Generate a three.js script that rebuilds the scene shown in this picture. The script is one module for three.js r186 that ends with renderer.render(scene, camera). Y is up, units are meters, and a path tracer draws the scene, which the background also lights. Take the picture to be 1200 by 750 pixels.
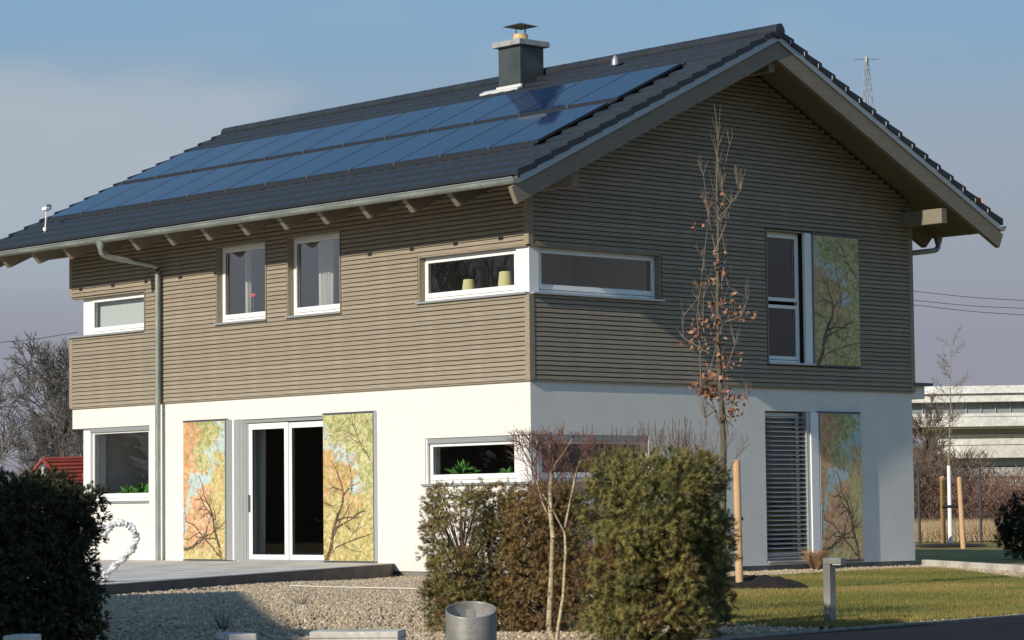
import * as THREE from 'three';
import { mergeGeometries } from 'three/addons/utils/BufferGeometryUtils.js';
import { RoundedBoxGeometry } from 'three/addons/geometries/RoundedBoxGeometry.js';

// ---------------------------------------------------------------- camera, sky, sun, exposure
const scene = new THREE.Scene();
const camera = new THREE.PerspectiveCamera(13.6145, 1.6, 0.5, 4000);
const CAM = new THREE.Vector3(28.4974, 1.0547, 26.2402);
const FW = new THREE.Vector3(-0.738273, 0.069597, -0.670901), RI = new THREE.Vector3(0.671926, -0.010956, -0.740537), UPV = new THREE.Vector3(0.05889, 0.997515, 0.038676);
camera.position.copy(CAM);
camera.quaternion.setFromRotationMatrix(new THREE.Matrix4().makeBasis(RI, UPV, FW.clone().negate()));
scene.add(camera);

function rng(seed) { let a = seed >>> 0; return () => { a = (a + 0x6D2B79F5) | 0; let t = Math.imul(a ^ (a >>> 15), 1 | a); t = (t + Math.imul(t ^ (t >>> 7), 61 | t)) ^ t; return ((t ^ (t >>> 14)) >>> 0) / 4294967296; }; }
const clamp = (x, a = 0, b = 1) => Math.min(b, Math.max(a, x)), lerp = (a, b, t) => a + (b - a) * t;
const sstep = (a, b, x) => { const t = clamp((x - a) / (b - a)); return t * t * (3 - 2 * t); };
function hash2(i, j, s) { let h = Math.imul(i, 374761393) ^ Math.imul(j, 668265263) ^ Math.imul(s, 1442695041); h = Math.imul(h ^ (h >>> 13), 1274126177); return ((h ^ (h >>> 16)) >>> 0) / 4294967296; }
function vnoise(x, y, per, s) {
  const i = Math.floor(x), j = Math.floor(y), f = x - i, g = y - j, u = f * f * (3 - 2 * f), v = g * g * (3 - 2 * g), m = (k) => ((k % per) + per) % per;
  return lerp(lerp(hash2(m(i), m(j), s), hash2(m(i + 1), m(j), s), u), lerp(hash2(m(i), m(j + 1), s), hash2(m(i + 1), m(j + 1), s), u), v);
}
function fbm(x, y, per, oct, s) { let a = 0, w = 0.5, t = 0; for (let k = 0; k < oct; k++) { a += w * vnoise(x, y, per, s + k); t += w; w *= 0.5; x *= 2; y *= 2; per *= 2; } return a / t; }

const SUN = new THREE.Vector3(0.12, 0.471, 1).normalize();
const camAz = Math.atan2(FW.z, FW.x);
function makeSky() {
  const w = 2048, h = 1024, d = new Float32Array(w * h * 4);
  const stops = [[0, .285, .29, .345], [3.5, .305, .318, .377], [5.5, .325, .36, .425], [7.7, .318, .39, .478], [10.2, .235, .392, .565], [14, .205, .375, .575], [22, .18, .35, .56], [45, .135, .27, .475], [90, .09, .195, .385]];
  for (let j = 0; j < h; j++) {
    const el = ((j + .5) / h - .5) * 180;
    let k = 0; while (k < stops.length - 2 && stops[k + 1][0] < el) k++;
    const t = clamp((el - stops[k][0]) / (stops[k + 1][0] - stops[k][0])), c = [1, 2, 3].map((q) => lerp(stops[k][q], stops[k + 1][q], t));
    for (let i = 0; i < w; i++) {
      const az = ((i + .5) / w - .5) * Math.PI * 2;
      let da = az - camAz; da = Math.atan2(Math.sin(da), Math.cos(da)) * 180 / Math.PI;   // degrees round from the view axis
      const e = Math.max(el, 0), n = fbm((da + 180) / 6, e / 2.2 + 8, 60, 5, 11), n2 = fbm((da + 180) / 3, e / .8 + 3, 120, 4, 31);
      // banks of thin cloud round the horizon; the one in view ends a little left of the view axis
      const bank = sstep(.36, .62, fbm((da + 180 + 12.5) / 20, 3.5, 18, 2, 5) * .25 + .5 * sstep(-2.6, -7.5, da + (n - .5) * 5) * sstep(35, 12, Math.abs(da + 20)));
      const top = 9.5 + (n - .5) * 2.0, cl = bank * sstep(top + .55, top - .75, e) * sstep(3.6, 6.4, e) * (.95 + .3 * (n2 - .5));
      const wisp = .17 * sstep(.52, .8, n2) * sstep(3, 9, e) * sstep(60, 15, e);
      const m = clamp(cl * .92 + wisp), o = (j * w + i) * 4;
      d[o] = lerp(c[0], .40, m); d[o + 1] = lerp(c[1], .468, m); d[o + 2] = lerp(c[2], .537, m); d[o + 3] = 1;
    }
  }
  const t = new THREE.DataTexture(d, w, h, THREE.RGBAFormat, THREE.FloatType);
  t.mapping = THREE.EquirectangularReflectionMapping; t.magFilter = THREE.LinearFilter; t.minFilter = THREE.LinearFilter; t.wrapS = THREE.RepeatWrapping; t.needsUpdate = true;
  return t;
}
const skyTex = makeSky();
scene.background = skyTex; scene.environment = skyTex;
const sun = new THREE.DirectionalLight(new THREE.Color(1, .915, .77), 4.5);
sun.position.copy(SUN).multiplyScalar(80); sun.target.position.set(0, 0, 0); sun.castShadow = true;
Object.assign(sun.shadow.camera, { left: -50, right: 50, top: 50, bottom: -50, near: 1, far: 220 }); sun.shadow.mapSize.set(4096, 4096);
scene.add(sun, sun.target);
const renderer = new THREE.WebGLRenderer({ antialias: true });
renderer.setSize(1024, 640); renderer.toneMapping = THREE.LinearToneMapping; renderer.toneMappingExposure = 1; renderer.shadowMap.enabled = true;

// a pixel of the 1200 x 750 photograph gives a direction; the plane it meets gives the place
const rayOf = (u, v) => FW.clone().addScaledVector(RI, (u - 600) / 3141.47).addScaledVector(UPV, -(v - 375) / 3141.47);
const onY = (u, v, y = 0) => { const d = rayOf(u, v); return CAM.clone().addScaledVector(d, (y - CAM.y) / d.y); };
const atDepth = (u, v, k) => CAM.clone().addScaledVector(rayOf(u, v), k);

// ---------------------------------------------------------------- helpers
const taken = new Map();
const numbered = (n) => { const k = taken.get(n) ?? 0; taken.set(n, k + 1); return k ? `${n}_${String(k).padStart(3, '0')}` : n; };
function tag(o, label, category, group, kind) { o.userData.label = label; o.userData.category = category; if (group) o.userData.group = group; if (kind) o.userData.kind = kind; return o; }
function thing(name, label, category, pos = [0, 0, 0], group) { const o = new THREE.Group(); o.name = numbered(name); o.position.set(...pos); scene.add(o); return tag(o, label, category, group); }
function sub(parent, name) { const o = new THREE.Group(); o.name = name; parent.add(o); return o; }
function mesh(parent, name, geo, mat) { const o = new THREE.Mesh(geo, mat); o.name = parent === scene ? numbered(name) : name; parent.add(o); return o; }
function struct(name, geo, mat, label, category) { const o = mesh(scene, name, geo, mat); return tag(o, label, category, null, 'structure'); }
function metreUV(g) {   // uv in metres, by the axis that each face looks along
  const q = g.index ? g.toNonIndexed() : g, p = q.attributes.position, n = q.attributes.normal, uv = new Float32Array(p.count * 2);
  for (let i = 0; i < p.count; i++) {
    const ax = Math.abs(n.getX(i)), ay = Math.abs(n.getY(i)), az = Math.abs(n.getZ(i)), x = p.getX(i), y = p.getY(i), z = p.getZ(i);
    if (ax >= ay && ax >= az) { uv[2 * i] = z; uv[2 * i + 1] = y; } else if (ay >= az) { uv[2 * i] = x; uv[2 * i + 1] = z; } else { uv[2 * i] = x; uv[2 * i + 1] = y; }
  }
  q.setAttribute('uv', new THREE.BufferAttribute(uv, 2)); return q;
}
const box = (x0, x1, y0, y1, z0, z1) => metreUV(new THREE.BoxGeometry(Math.abs(x1 - x0), Math.abs(y1 - y0), Math.abs(z1 - z0)).translate((x0 + x1) / 2, (y0 + y1) / 2, (z0 + z1) / 2));
const rbox = (x0, x1, y0, y1, z0, z1, r = .006) => metreUV(new RoundedBoxGeometry(Math.abs(x1 - x0), Math.abs(y1 - y0), Math.abs(z1 - z0), 2, r).translate((x0 + x1) / 2, (y0 + y1) / 2, (z0 + z1) / 2));
const merge = (a) => mergeGeometries(a.map((g) => { const q = g.index ? g.toNonIndexed() : g; for (const k of Object.keys(q.attributes)) if (!['position', 'normal', 'uv', 'color'].includes(k)) q.deleteAttribute(k); return q; }));
function prism(pts, d0, d1, holes = []) {   // outline in (x, y), pushed from depth d0 to d1 along z
  const s = new THREE.Shape(pts.map((p) => new THREE.Vector2(...p)));
  for (const h of holes) s.holes.push(new THREE.Path(h.map((p) => new THREE.Vector2(...p))));
  return new THREE.ExtrudeGeometry(s, { depth: d1 - d0, bevelEnabled: false }).translate(0, 0, d0);
}
const rect = (x0, x1, y0, y1) => [[x0, y0], [x1, y0], [x1, y1], [x0, y1]];
const side = (g) => g.rotateY(Math.PI / 2);   // (s, y, d) becomes x = d, z = -s: the gable's own axes
const tube = (pts, r, seg = 24, rad = 10, bend = .3) => metreUV(new THREE.TubeGeometry(new THREE.CatmullRomCurve3(pts.map((p) => new THREE.Vector3(...p)), false, 'catmullrom', bend), seg, r, rad));
function cyl(x, y0, y1, z, r0, r1 = r0, n = 16) { return metreUV(new THREE.CylinderGeometry(r1, r0, y1 - y0, n).translate(x, (y0 + y1) / 2, z)); }
function bar(a, b, r0, r1 = r0, n = 8) {
  const A = new THREE.Vector3(...a), B = new THREE.Vector3(...b), g = new THREE.CylinderGeometry(r1, r0, A.distanceTo(B), n);
  g.applyQuaternion(new THREE.Quaternion().setFromUnitVectors(new THREE.Vector3(0, 1, 0), B.clone().sub(A).normalize())); const m = A.add(B).multiplyScalar(.5);
  return metreUV(g.translate(m.x, m.y, m.z));
}

// ---------------------------------------------------------------- materials
function tex(size, f, srgb = true) {
  const d = new Uint8Array(size * size * 4);
  for (let j = 0; j < size; j++) for (let i = 0; i < size; i++) { const c = f(i / size, j / size), o = (j * size + i) * 4; for (let k = 0; k < 3; k++) d[o + k] = clamp(c[k]) * 255; d[o + 3] = 255; }
  const t = new THREE.DataTexture(d, size, size); t.wrapS = t.wrapT = THREE.RepeatWrapping; t.magFilter = THREE.LinearFilter; t.minFilter = THREE.LinearMipmapLinearFilter; t.generateMipmaps = true;
  if (srgb) t.colorSpace = THREE.SRGBColorSpace; t.needsUpdate = true; return t;
}
const scaled = (t, per) => { const c = t.clone(); c.repeat.set(1 / per, 1 / per); c.needsUpdate = true; return c; };
const grainTex = tex(512, (u, v) => { const n = fbm(u * 64, v * 64, 64, 3, 3), m = fbm(u * 6, v * 6, 6, 4, 9), q = .955 + .05 * (n - .5) + .05 * (m - .5); return [q, q, q]; });
const bumpTex = tex(512, (u, v) => { const n = fbm(u * 96, v * 96, 96, 3, 21); return [n, n, n]; }, false);
const patchTex = tex(512, (u, v) => { const n = fbm(u * 4, v * 4, 4, 6, 41), m = fbm(u * 80, v * 80, 80, 2, 61), q = .86 + .36 * (n - .5) + .16 * (m - .5); return [q, q, q]; });
const woodTex = tex(512, (u, v) => { const n = fbm(u * 4, v * 90, 180, 3, 71), q = .93 + .2 * (n - .5); return [q, q, q]; });
const lawnTex = tex(1024, (u, v) => { const n = fbm(u * 9, v * 9, 9, 5, 81), m = fbm(u * 150, v * 150, 150, 2, 91), b = sstep(.42, .72, n); return [.40 + .17 * b + .28 * (m - .5), .41 + .07 * b + .27 * (m - .5), .17 + .07 * b + .14 * (m - .5)]; });
const gravelTex = tex(1024, (u, v) => { const n = fbm(u * 6, v * 6, 6, 4, 101), m = vnoise(u * 220, v * 220, 220, 111), k = vnoise(u * 120, v * 120, 120, 117), q = .50 + .42 * (m - .5) + .34 * (k - .5) + .12 * (n - .5); return [q * 1.08, q * .96, q * .82]; });
const gravelBump = tex(1024, (u, v) => { const m = fbm(u * 160, v * 160, 160, 2, 121); return [m, m, m]; }, false);
const asphTex = tex(1024, (u, v) => { const n = fbm(u * 5, v * 5, 5, 5, 131), m = vnoise(u * 300, v * 300, 300, 141), q = .235 + .10 * (m - .5) + .07 * (n - .5); return [q * .98, q, q * 1.05]; });
const std = (c, o = {}) => new THREE.MeshStandardMaterial({ color: new THREE.Color().setRGB(...c), roughness: .8, ...o });
const phys = (c, o = {}) => new THREE.MeshPhysicalMaterial({ color: new THREE.Color().setRGB(...c), roughness: .5, ...o });
const M = {
  plaster: std([.82, .79, .74], { roughness: .95, map: scaled(grainTex, 1.7), bumpMap: scaled(bumpTex, .6), bumpScale: .0012 }),
  plinth: std([.29, .28, .25], { roughness: .95, map: scaled(patchTex, 1.5) }),
  membrane: std([.13, .108, .08], { roughness: .95 }),
  board: [[.355, .30, .228], [.33, .28, .213], [.375, .315, .24], [.342, .285, .212]].map((c) => std(c, { roughness: .72, map: scaled(woodTex, 1.1) })),
  trim: std([.35, .292, .215], { roughness: .6, map: scaled(woodTex, .9) }),
  timber: std([.27, .228, .175], { roughness: .8, map: scaled(woodTex, .7) }),
  soffit: std([.22, .19, .15], { roughness: .85, map: scaled(woodTex, .8) }),
  tile: [[.018, .021, .027], [.016, .019, .024], [.021, .024, .029]].map((c) => phys(c, { roughness: .5, bumpMap: scaled(bumpTex, .5), bumpScale: .001 })),
  zinc: phys([.40, .445, .42], { metalness: .25, roughness: .4, map: scaled(patchTex, 1.3) }),
  alu: phys([.52, .54, .55], { metalness: .6, roughness: .4 }),
  vergeMetal: phys([.36, .40, .43], { metalness: .35, roughness: .42 }),
  pvc: phys([.84, .84, .82], { roughness: .32 }),
  slate: phys([.072, .088, .09], { roughness: .48, map: scaled(patchTex, 1.2) }),
  lead: std([.62, .62, .60], { roughness: .55 }),
  concreteCap: std([.46, .47, .48], { roughness: .85, map: scaled(patchTex, .6) }),
  clay: std([.80, .56, .28], { roughness: .7, map: scaled(patchTex, .4) }),
  moduleEdge: phys([.018, .018, .02], { roughness: .5 }),
  darkMetal: phys([.13, .13, .135], { metalness: .6, roughness: .5 }),
  glass: new THREE.MeshPhysicalMaterial({ color: 0xffffff, transmission: 1, thickness: 0, roughness: 0, ior: 1.65 }),
  coatedGlass: new THREE.MeshPhysicalMaterial({ color: 0xffffff, transmission: 1, thickness: 0, roughness: 0, ior: 3.2 }),
  doorGlass: new THREE.MeshPhysicalMaterial({ color: new THREE.Color(.8, .82, .82), transmission: 1, thickness: 0, roughness: 0, ior: 1.5 }),
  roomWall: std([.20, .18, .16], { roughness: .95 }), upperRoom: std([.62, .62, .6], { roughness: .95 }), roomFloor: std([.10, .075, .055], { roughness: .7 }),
  curtain: std([.80, .82, .80], { roughness: .95 }), seal: std([.02, .02, .02]),
  concrete: std([.76, .71, .64], { roughness: .9, map: scaled(patchTex, 2.3), bumpMap: scaled(bumpTex, .8), bumpScale: .002 }),
  edging: std([.33, .30, .26], { roughness: .95, map: scaled(patchTex, .5) }),
  terraceEdge: std([.15, .125, .11], { roughness: .8, map: scaled(patchTex, 1.1) }),
  lawn: std([1.0, .88, .68], { roughness: 1, map: scaled(lawnTex, 6) }), gravel: std([1, 1, 1], { roughness: 1, map: scaled(gravelTex, 3), bumpMap: scaled(gravelBump, 3), bumpScale: .03 }),
  asphalt: phys([.42, .41, .43], { roughness: .95, specularIntensity: .25, map: scaled(asphTex, 3), bumpMap: scaled(bumpTex, .7), bumpScale: .006 }),
  soil: std([.055, .038, .027], { roughness: 1, bumpMap: scaled(bumpTex, .4), bumpScale: .04, map: scaled(patchTex, .7) }),
  stake: std([.62, .39, .20], { roughness: .8, map: scaled(woodTex, .4) }), strap: std([.015, .015, .015], { roughness: .7 }),
  steel: phys([.40, .385, .36], { metalness: .3, roughness: .42, map: scaled(patchTex, .8) }),
  bark: std([.10, .08, .065], { roughness: .95, map: scaled(patchTex, .3) }), twig: std([.115, .075, .06], { roughness: .9 }), greyTwig: std([.15, .135, .125], { roughness: .9 }),
  veg: std([1, 1, 1], { roughness: .85, vertexColors: true }),
  farWhite: std([.88, .87, .82], { roughness: .8, map: scaled(patchTex, 9) }), farGlass: phys([.22, .25, .27], { roughness: .25 }), farGrey: std([.42, .44, .44], { roughness: .8 }),
  red: std([.42, .075, .05], { roughness: .7, map: scaled(patchTex, 1) }), pale: std([.62, .58, .50], { roughness: .8 }),
  wire: std([.05, .05, .055], { roughness: .7 }), galv: phys([.34, .35, .36], { metalness: .5, roughness: .5 }), white: std([.86, .86, .84], { roughness: .7 }),
};

// ---------------------------------------------------------------- ground
const depthOf = (x, z) => (CAM.x - x) * .74006 + (CAM.z - z) * .67253;
const groundH = (x, z) => .07 * sstep(12, 8, x) * sstep(.8, 5.5, z) * sstep(-16, -13.5, x) * sstep(25, 18, z) * sstep(21, 23.5, depthOf(x, z)) - .45 * sstep(20.8, 17, depthOf(x, z)) * sstep(-6, 4, depthOf(x, z));
function lines(a, b, step, far) { const o = [-far, -far / 3, -far / 10, a - 40, a - 15, a - 5]; for (let x = a; x <= b + 1e-6; x += step) o.push(x); o.push(b + 5, b + 15, b + 40, far / 10, far / 3, far); return [...new Set(o)].sort((p, q) => p - q); }
{
  const X = lines(-16, 34, 1, 2500), Z = lines(-16, 32, 1, 2500), pos = [], uv = [], idx = [];
  for (const z of Z) for (const x of X) { pos.push(x, groundH(x, z) - .02, z); uv.push(x, z); }
  for (let j = 0; j < Z.length - 1; j++) for (let i = 0; i < X.length - 1; i++) { const a = j * X.length + i, b = a + 1, c = a + X.length, d = c + 1; idx.push(a, c, b, b, c, d); }
  const g = new THREE.BufferGeometry(); g.setAttribute('position', new THREE.Float32BufferAttribute(pos, 3)); g.setAttribute('uv', new THREE.Float32BufferAttribute(uv, 2)); g.setIndex(idx); g.computeVertexNormals();
  struct('ground', g, M.lawn, 'green lawn and field stretching behind the house to the far trees', 'ground');
}
const inPoly = (P, x, z) => { let c = false; for (let i = 0, j = P.length - 1; i < P.length; j = i++) if ((P[i][1] > z) !== (P[j][1] > z) && x < (P[j][0] - P[i][0]) * (z - P[i][1]) / (P[j][1] - P[i][1]) + P[i][0]) c = !c; return c; };
function sheet(poly, lift, cell = .5) {   // a polygon on the ground as a fine sheet that follows its height
  let g = new THREE.ShapeGeometry(new THREE.Shape(poly.map(([x, z]) => new THREE.Vector2(x, z))));
  let tri = [], p = g.attributes.position, ix = g.index.array; for (let i = 0; i < ix.length; i++) tri.push([p.getX(ix[i]), p.getY(ix[i])]);
  for (let k = 0; k < 6; k++) { const out = []; let any = false; for (let i = 0; i < tri.length; i += 3) { const [a, b, c] = [tri[i], tri[i + 1], tri[i + 2]], d = (s, t) => Math.hypot(s[0] - t[0], s[1] - t[1]); if (Math.max(d(a, b), d(b, c), d(c, a)) > cell * 2) { any = true; const m = (s, t) => [(s[0] + t[0]) / 2, (s[1] + t[1]) / 2], ab = m(a, b), bc = m(b, c), ca = m(c, a); out.push(a, ab, ca, ab, b, bc, ca, bc, c, ab, bc, ca); } else out.push(a, b, c); } tri = out; if (!any) break; }
  const pos = [], uv = []; for (let i = 0; i < tri.length; i += 3) for (const t of [tri[i], tri[i + 2], tri[i + 1]]) { pos.push(t[0], groundH(t[0], t[1]) + lift, t[1]); uv.push(t[0], t[1]); }
  g = new THREE.BufferGeometry(); g.setAttribute('position', new THREE.Float32BufferAttribute(pos, 3)); g.setAttribute('uv', new THREE.Float32BufferAttribute(uv, 2)); g.computeVertexNormals();
  const n = g.attributes.normal; for (let i = 0; i < n.count; i++) if (n.getY(i) < 0) n.setXYZ(i, -n.getX(i), -n.getY(i), -n.getZ(i));
  return g;
}
const gravelPoly = [[-3.2, -.02], [-.02, -.02], [-.02, -8.9], [.3, -8.75], [4.4, -5.95], [9, -2.9], [13.25, -.2], [13.35, 6], [13.85, 9.6], [14.3, 12], [15.2, 16], [15.5, 19], [5, 19], [2.2, 8.9], [-3.3, .02]];
const lawnPoly = [[3.0, -.6], [3.6, 1.4], [5.2, 3.6], [8.6, 6.6], [11.6, 8.6], [13.05, 9.35], [13.7, 9.15], [13.28, 6], [13.15, -.4], [9.2, -1.5], [6.4, -3.0], [4.6, -4.6], [3.0, -6.0], [1.75, -6.9], [1.5, -6.6], [1.75, -5], [2.3, -2.6]];
const asphPoly = [[13.42, -1], [13.42, 6], [13.93, 9.6], [14.38, 12], [15.3, 16], [15.6, 19], [15.6, 30], [60, 60], [60, -40], [13.3, -40]];
struct('gravel_bed', sheet(gravelPoly, .006), M.gravel, 'beige gravel bed in front of the house between terrace and shrubs', 'gravel bed');
struct('front_lawn', sheet(lawnPoly, .022), M.lawn, 'sunlit winter lawn between the gable wall and the asphalt road', 'lawn');
struct('road', sheet(asphPoly, .012), M.asphalt, 'dark smooth asphalt road along the edge of the lawn', 'road');
{ // flush concrete edging between lawn and road
  const e = [[13.36, -1], [13.36, 6], [13.87, 9.6], [14.32, 12], [15.24, 16]], gs = [];
  for (let i = 0; i < e.length - 1; i++) { const [a, b] = [e[i], e[i + 1]], L = Math.hypot(b[0] - a[0], b[1] - a[1]), n = Math.ceil(L); for (let k = 0; k < n; k++) { const g = rbox(-.03, .03, -.1, .028, .004, L / n - .004, .004); g.rotateY(Math.atan2(b[0] - a[0], b[1] - a[1])); const x = lerp(a[0], b[0], k / n), z = lerp(a[1], b[1], k / n); gs.push(g.translate(x, groundH(x, z), z)); } }
  struct('road_edging', merge(gs), M.edging, 'thin pale concrete edging between lawn and asphalt road', 'kerb');
}

// ---------------------------------------------------------------- the house
const T = .478, ZR = -4.307, L = 12.016, W = 8.614, H1 = 2.885;
const strip = (z) => 8.218 - T * Math.abs(z - ZR), tileTop = (z) => 8.35 - T * Math.abs(z - ZR);
const house = thing('house', 'two storey house with white plaster base, brown slatted upper floor and dark gabled roof', 'house');
// walls
{
  const lowF = [[-L, .1], [0, .1], [0, 1.39], [-2.36, 1.39], [-2.36, 2.1], [0, 2.1], [0, H1], [-L, H1], [-L, 2.52], [-9.63, 2.52], [-9.63, 1.2], [-L, 1.2]];
  mesh(house, 'plaster_wall', metreUV(prism(lowF, -.3, 0, [rect(-6.99, -4.78, .2, 2.53)])), M.plaster);
  const lowG = [[.3, .1], [W, .1], [W, H1], [.3, H1], [.3, 2.1], [2.41, 2.1], [2.41, 1.39], [.3, 1.39]];
  mesh(house, 'plaster_wall', metreUV(side(prism(lowG, -.3, 0, [rect(5.0, 6.1, .14, 2.52)]))), M.plaster);
  mesh(house, 'plaster_wall', box(-L, -.3, .1, H1, -W, -W + .3), M.plaster);
  const lowL = [[.3, .1], [W - .3, .1], [W - .3, H1], [.3, H1], [.3, 2.52], [.42, 2.52], [.42, 1.2], [.3, 1.2]];
  mesh(house, 'plaster_wall', metreUV(side(prism(lowL, -L, -L + .3))), M.plaster);
  mesh(house, 'plinth', box(-L + .025, -.025, -.3, .1, -W + .025, -.025), M.plinth);
  const top = 6.05, upF = [[-L, H1], [0, H1], [0, 4.143], [-2.433, 4.143], [-2.433, 4.846], [0, 4.846], [0, top], [-L, top], [-L, 4.84], [-9.71, 4.84], [-9.71, 4.14], [-L, 4.14]];
  mesh(house, 'upper_wall', metreUV(prism(upF, -.28, 0, [rect(-7.617, -6.266, 4.139, 5.412), rect(-5.685, -4.33, 4.139, 5.412)])), M.membrane);
  const pk = strip(ZR) - .1, ed = (s) => strip(-s) - .1;
  const upG = [[.28, H1], [W, H1], [W, ed(W)], [-ZR, pk], [.28, ed(.28)], [.28, 4.846], [2.693, 4.846], [2.693, 4.143], [.28, 4.143]];
  mesh(house, 'upper_wall', metreUV(side(prism(upG, -.28, 0, [rect(5.057, 6.12, 3.26, 5.39)]))), M.membrane);
  mesh(house, 'upper_wall', box(-L, -.28, H1, 6.05, -W, -W + .28), M.membrane);
  const upL = [[.28, H1], [W - .28, H1], [W - .28, ed(W - .28)], [-ZR, pk], [.28, ed(.28)], [.28, 4.84], [1.8, 4.84], [1.8, 4.14], [.28, 4.14]];
  mesh(house, 'upper_wall', metreUV(side(prism(upL, -L, -L + .28))), M.membrane);
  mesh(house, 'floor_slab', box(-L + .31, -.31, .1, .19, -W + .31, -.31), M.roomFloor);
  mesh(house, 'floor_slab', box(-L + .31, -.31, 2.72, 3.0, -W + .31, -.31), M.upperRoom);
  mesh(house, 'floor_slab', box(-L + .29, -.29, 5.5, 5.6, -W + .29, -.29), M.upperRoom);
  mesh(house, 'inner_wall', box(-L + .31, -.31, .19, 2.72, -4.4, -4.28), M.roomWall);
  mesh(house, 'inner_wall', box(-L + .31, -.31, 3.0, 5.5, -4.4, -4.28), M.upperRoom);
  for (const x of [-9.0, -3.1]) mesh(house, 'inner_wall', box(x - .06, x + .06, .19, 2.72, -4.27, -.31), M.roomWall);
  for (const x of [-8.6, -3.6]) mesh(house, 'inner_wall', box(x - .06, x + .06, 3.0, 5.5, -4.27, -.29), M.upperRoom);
}
// cladding: every board on its own, split where windows interrupt it
{
  const pitch = .07, bh = .0595, rnd = rng(5);
  const profile = (y) => [[.008, y + .004], [.034, y], [.04, y + .006], [.037, y + bh - .012], [.028, y + bh], [.008, y + bh]];   // (out, up)
  const cl = sub(house, 'cladding'), cg = sub(house, 'gable_cladding');
  const cut = (segs, a, b) => segs.flatMap(([p, q]) => b <= p || a >= q ? [[p, q]] : [[p, a], [b, q]].filter(([s, t]) => t - s > .02));
  // one board: a prism of the profile, run along +x from 0 to len and thick along +z
  const make = (len) => { const s = new THREE.Shape(profile(0).map((p) => new THREE.Vector2(...p))); const g = new THREE.ExtrudeGeometry(s, { depth: len, bevelEnabled: false }); const m = new THREE.Matrix4().makeBasis(new THREE.Vector3(0, 0, 1), new THREE.Vector3(0, 1, 0), new THREE.Vector3(1, 0, 0)); g.applyMatrix4(m); const q = g.toNonIndexed(), p = q.attributes.position; for (let i = 0; i < p.count; i += 3) { const b = [p.getX(i + 1), p.getY(i + 1), p.getZ(i + 1)]; p.setXYZ(i + 1, p.getX(i + 2), p.getY(i + 2), p.getZ(i + 2)); p.setXYZ(i + 2, ...b); } q.computeVertexNormals(); return metreUV(q); };
  const cache = new Map(), geo = (len) => { const k = len.toFixed(3); if (!cache.has(k)) cache.set(k, make(len)); return cache.get(k); };
  for (let k = 0; ; k++) {
    const y = H1 + .012 + k * pitch; if (y + bh > 6.0) break;
    let s = [[-L - .005, -.062]];
    const hit = (y0, y1) => y + bh > y0 && y < y1;
    if (hit(4.148, 4.85)) { s = cut(s, -L - 1, -9.69); s = cut(s, -2.453, 1); }
    if (hit(4.148, 5.412)) { s = cut(s, -7.637, -6.246); s = cut(s, -5.705, -4.31); }
    for (const [a, b] of s) { const o = mesh(cl, 'board', geo(b - a), M.board[Math.floor(rnd() * 4)]); o.position.set(a, y + (rnd() - .5) * .002, 0); }
  }
  for (let k = 0; ; k++) {
    const y = H1 + .012 + k * pitch, span = (strip(ZR) - .085 - y - bh) / T; if (span < .15) break;
    let s = [[Math.max(.062, -ZR - span), Math.min(W + .005, -ZR + span)]];
    const hit = (y0, y1) => y + bh > y0 && y < y1;
    if (hit(4.148, 4.85)) s = cut(s, -1, 2.713);
    if (hit(3.245, 5.405)) s = cut(s, 5.037, 6.14);
    for (const [a, b] of s) { const o = mesh(cg, 'board', geo(b - a), M.board[Math.floor(rnd() * 4)]); o.rotation.y = Math.PI / 2; o.position.set(0, y + (rnd() - .5) * .002, -a); }
  }
  // corner posts of the cladding
  for (const [y0, y1] of [[H1 + .004, 4.13], [4.858, 5.98]]) mesh(house, 'corner_trim', rbox(-.058, .044, y0, y1, -.058, .044, .004), M.trim);
  for (const [y0, y1] of [[H1 + .004, 4.13], [4.858, 5.98]]) mesh(house, 'corner_trim', rbox(-L - .044, -L + .05, y0, y1, -.058, .044, .004), M.trim);
  mesh(house, 'corner_trim', rbox(-.058, .044, H1 + .004, 5.9, -W - .05, -W + .05, .004), M.trim);
  mesh(house, 'drip_trim', rbox(-L - .04, .04, H1 - .012, H1 + .006, 0.001, .036, .003), M.trim);
  mesh(house, 'drip_trim', rbox(.001, .036, H1 - .012, H1 + .006, -W - .02, -.0, .003), M.trim);
}
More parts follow.
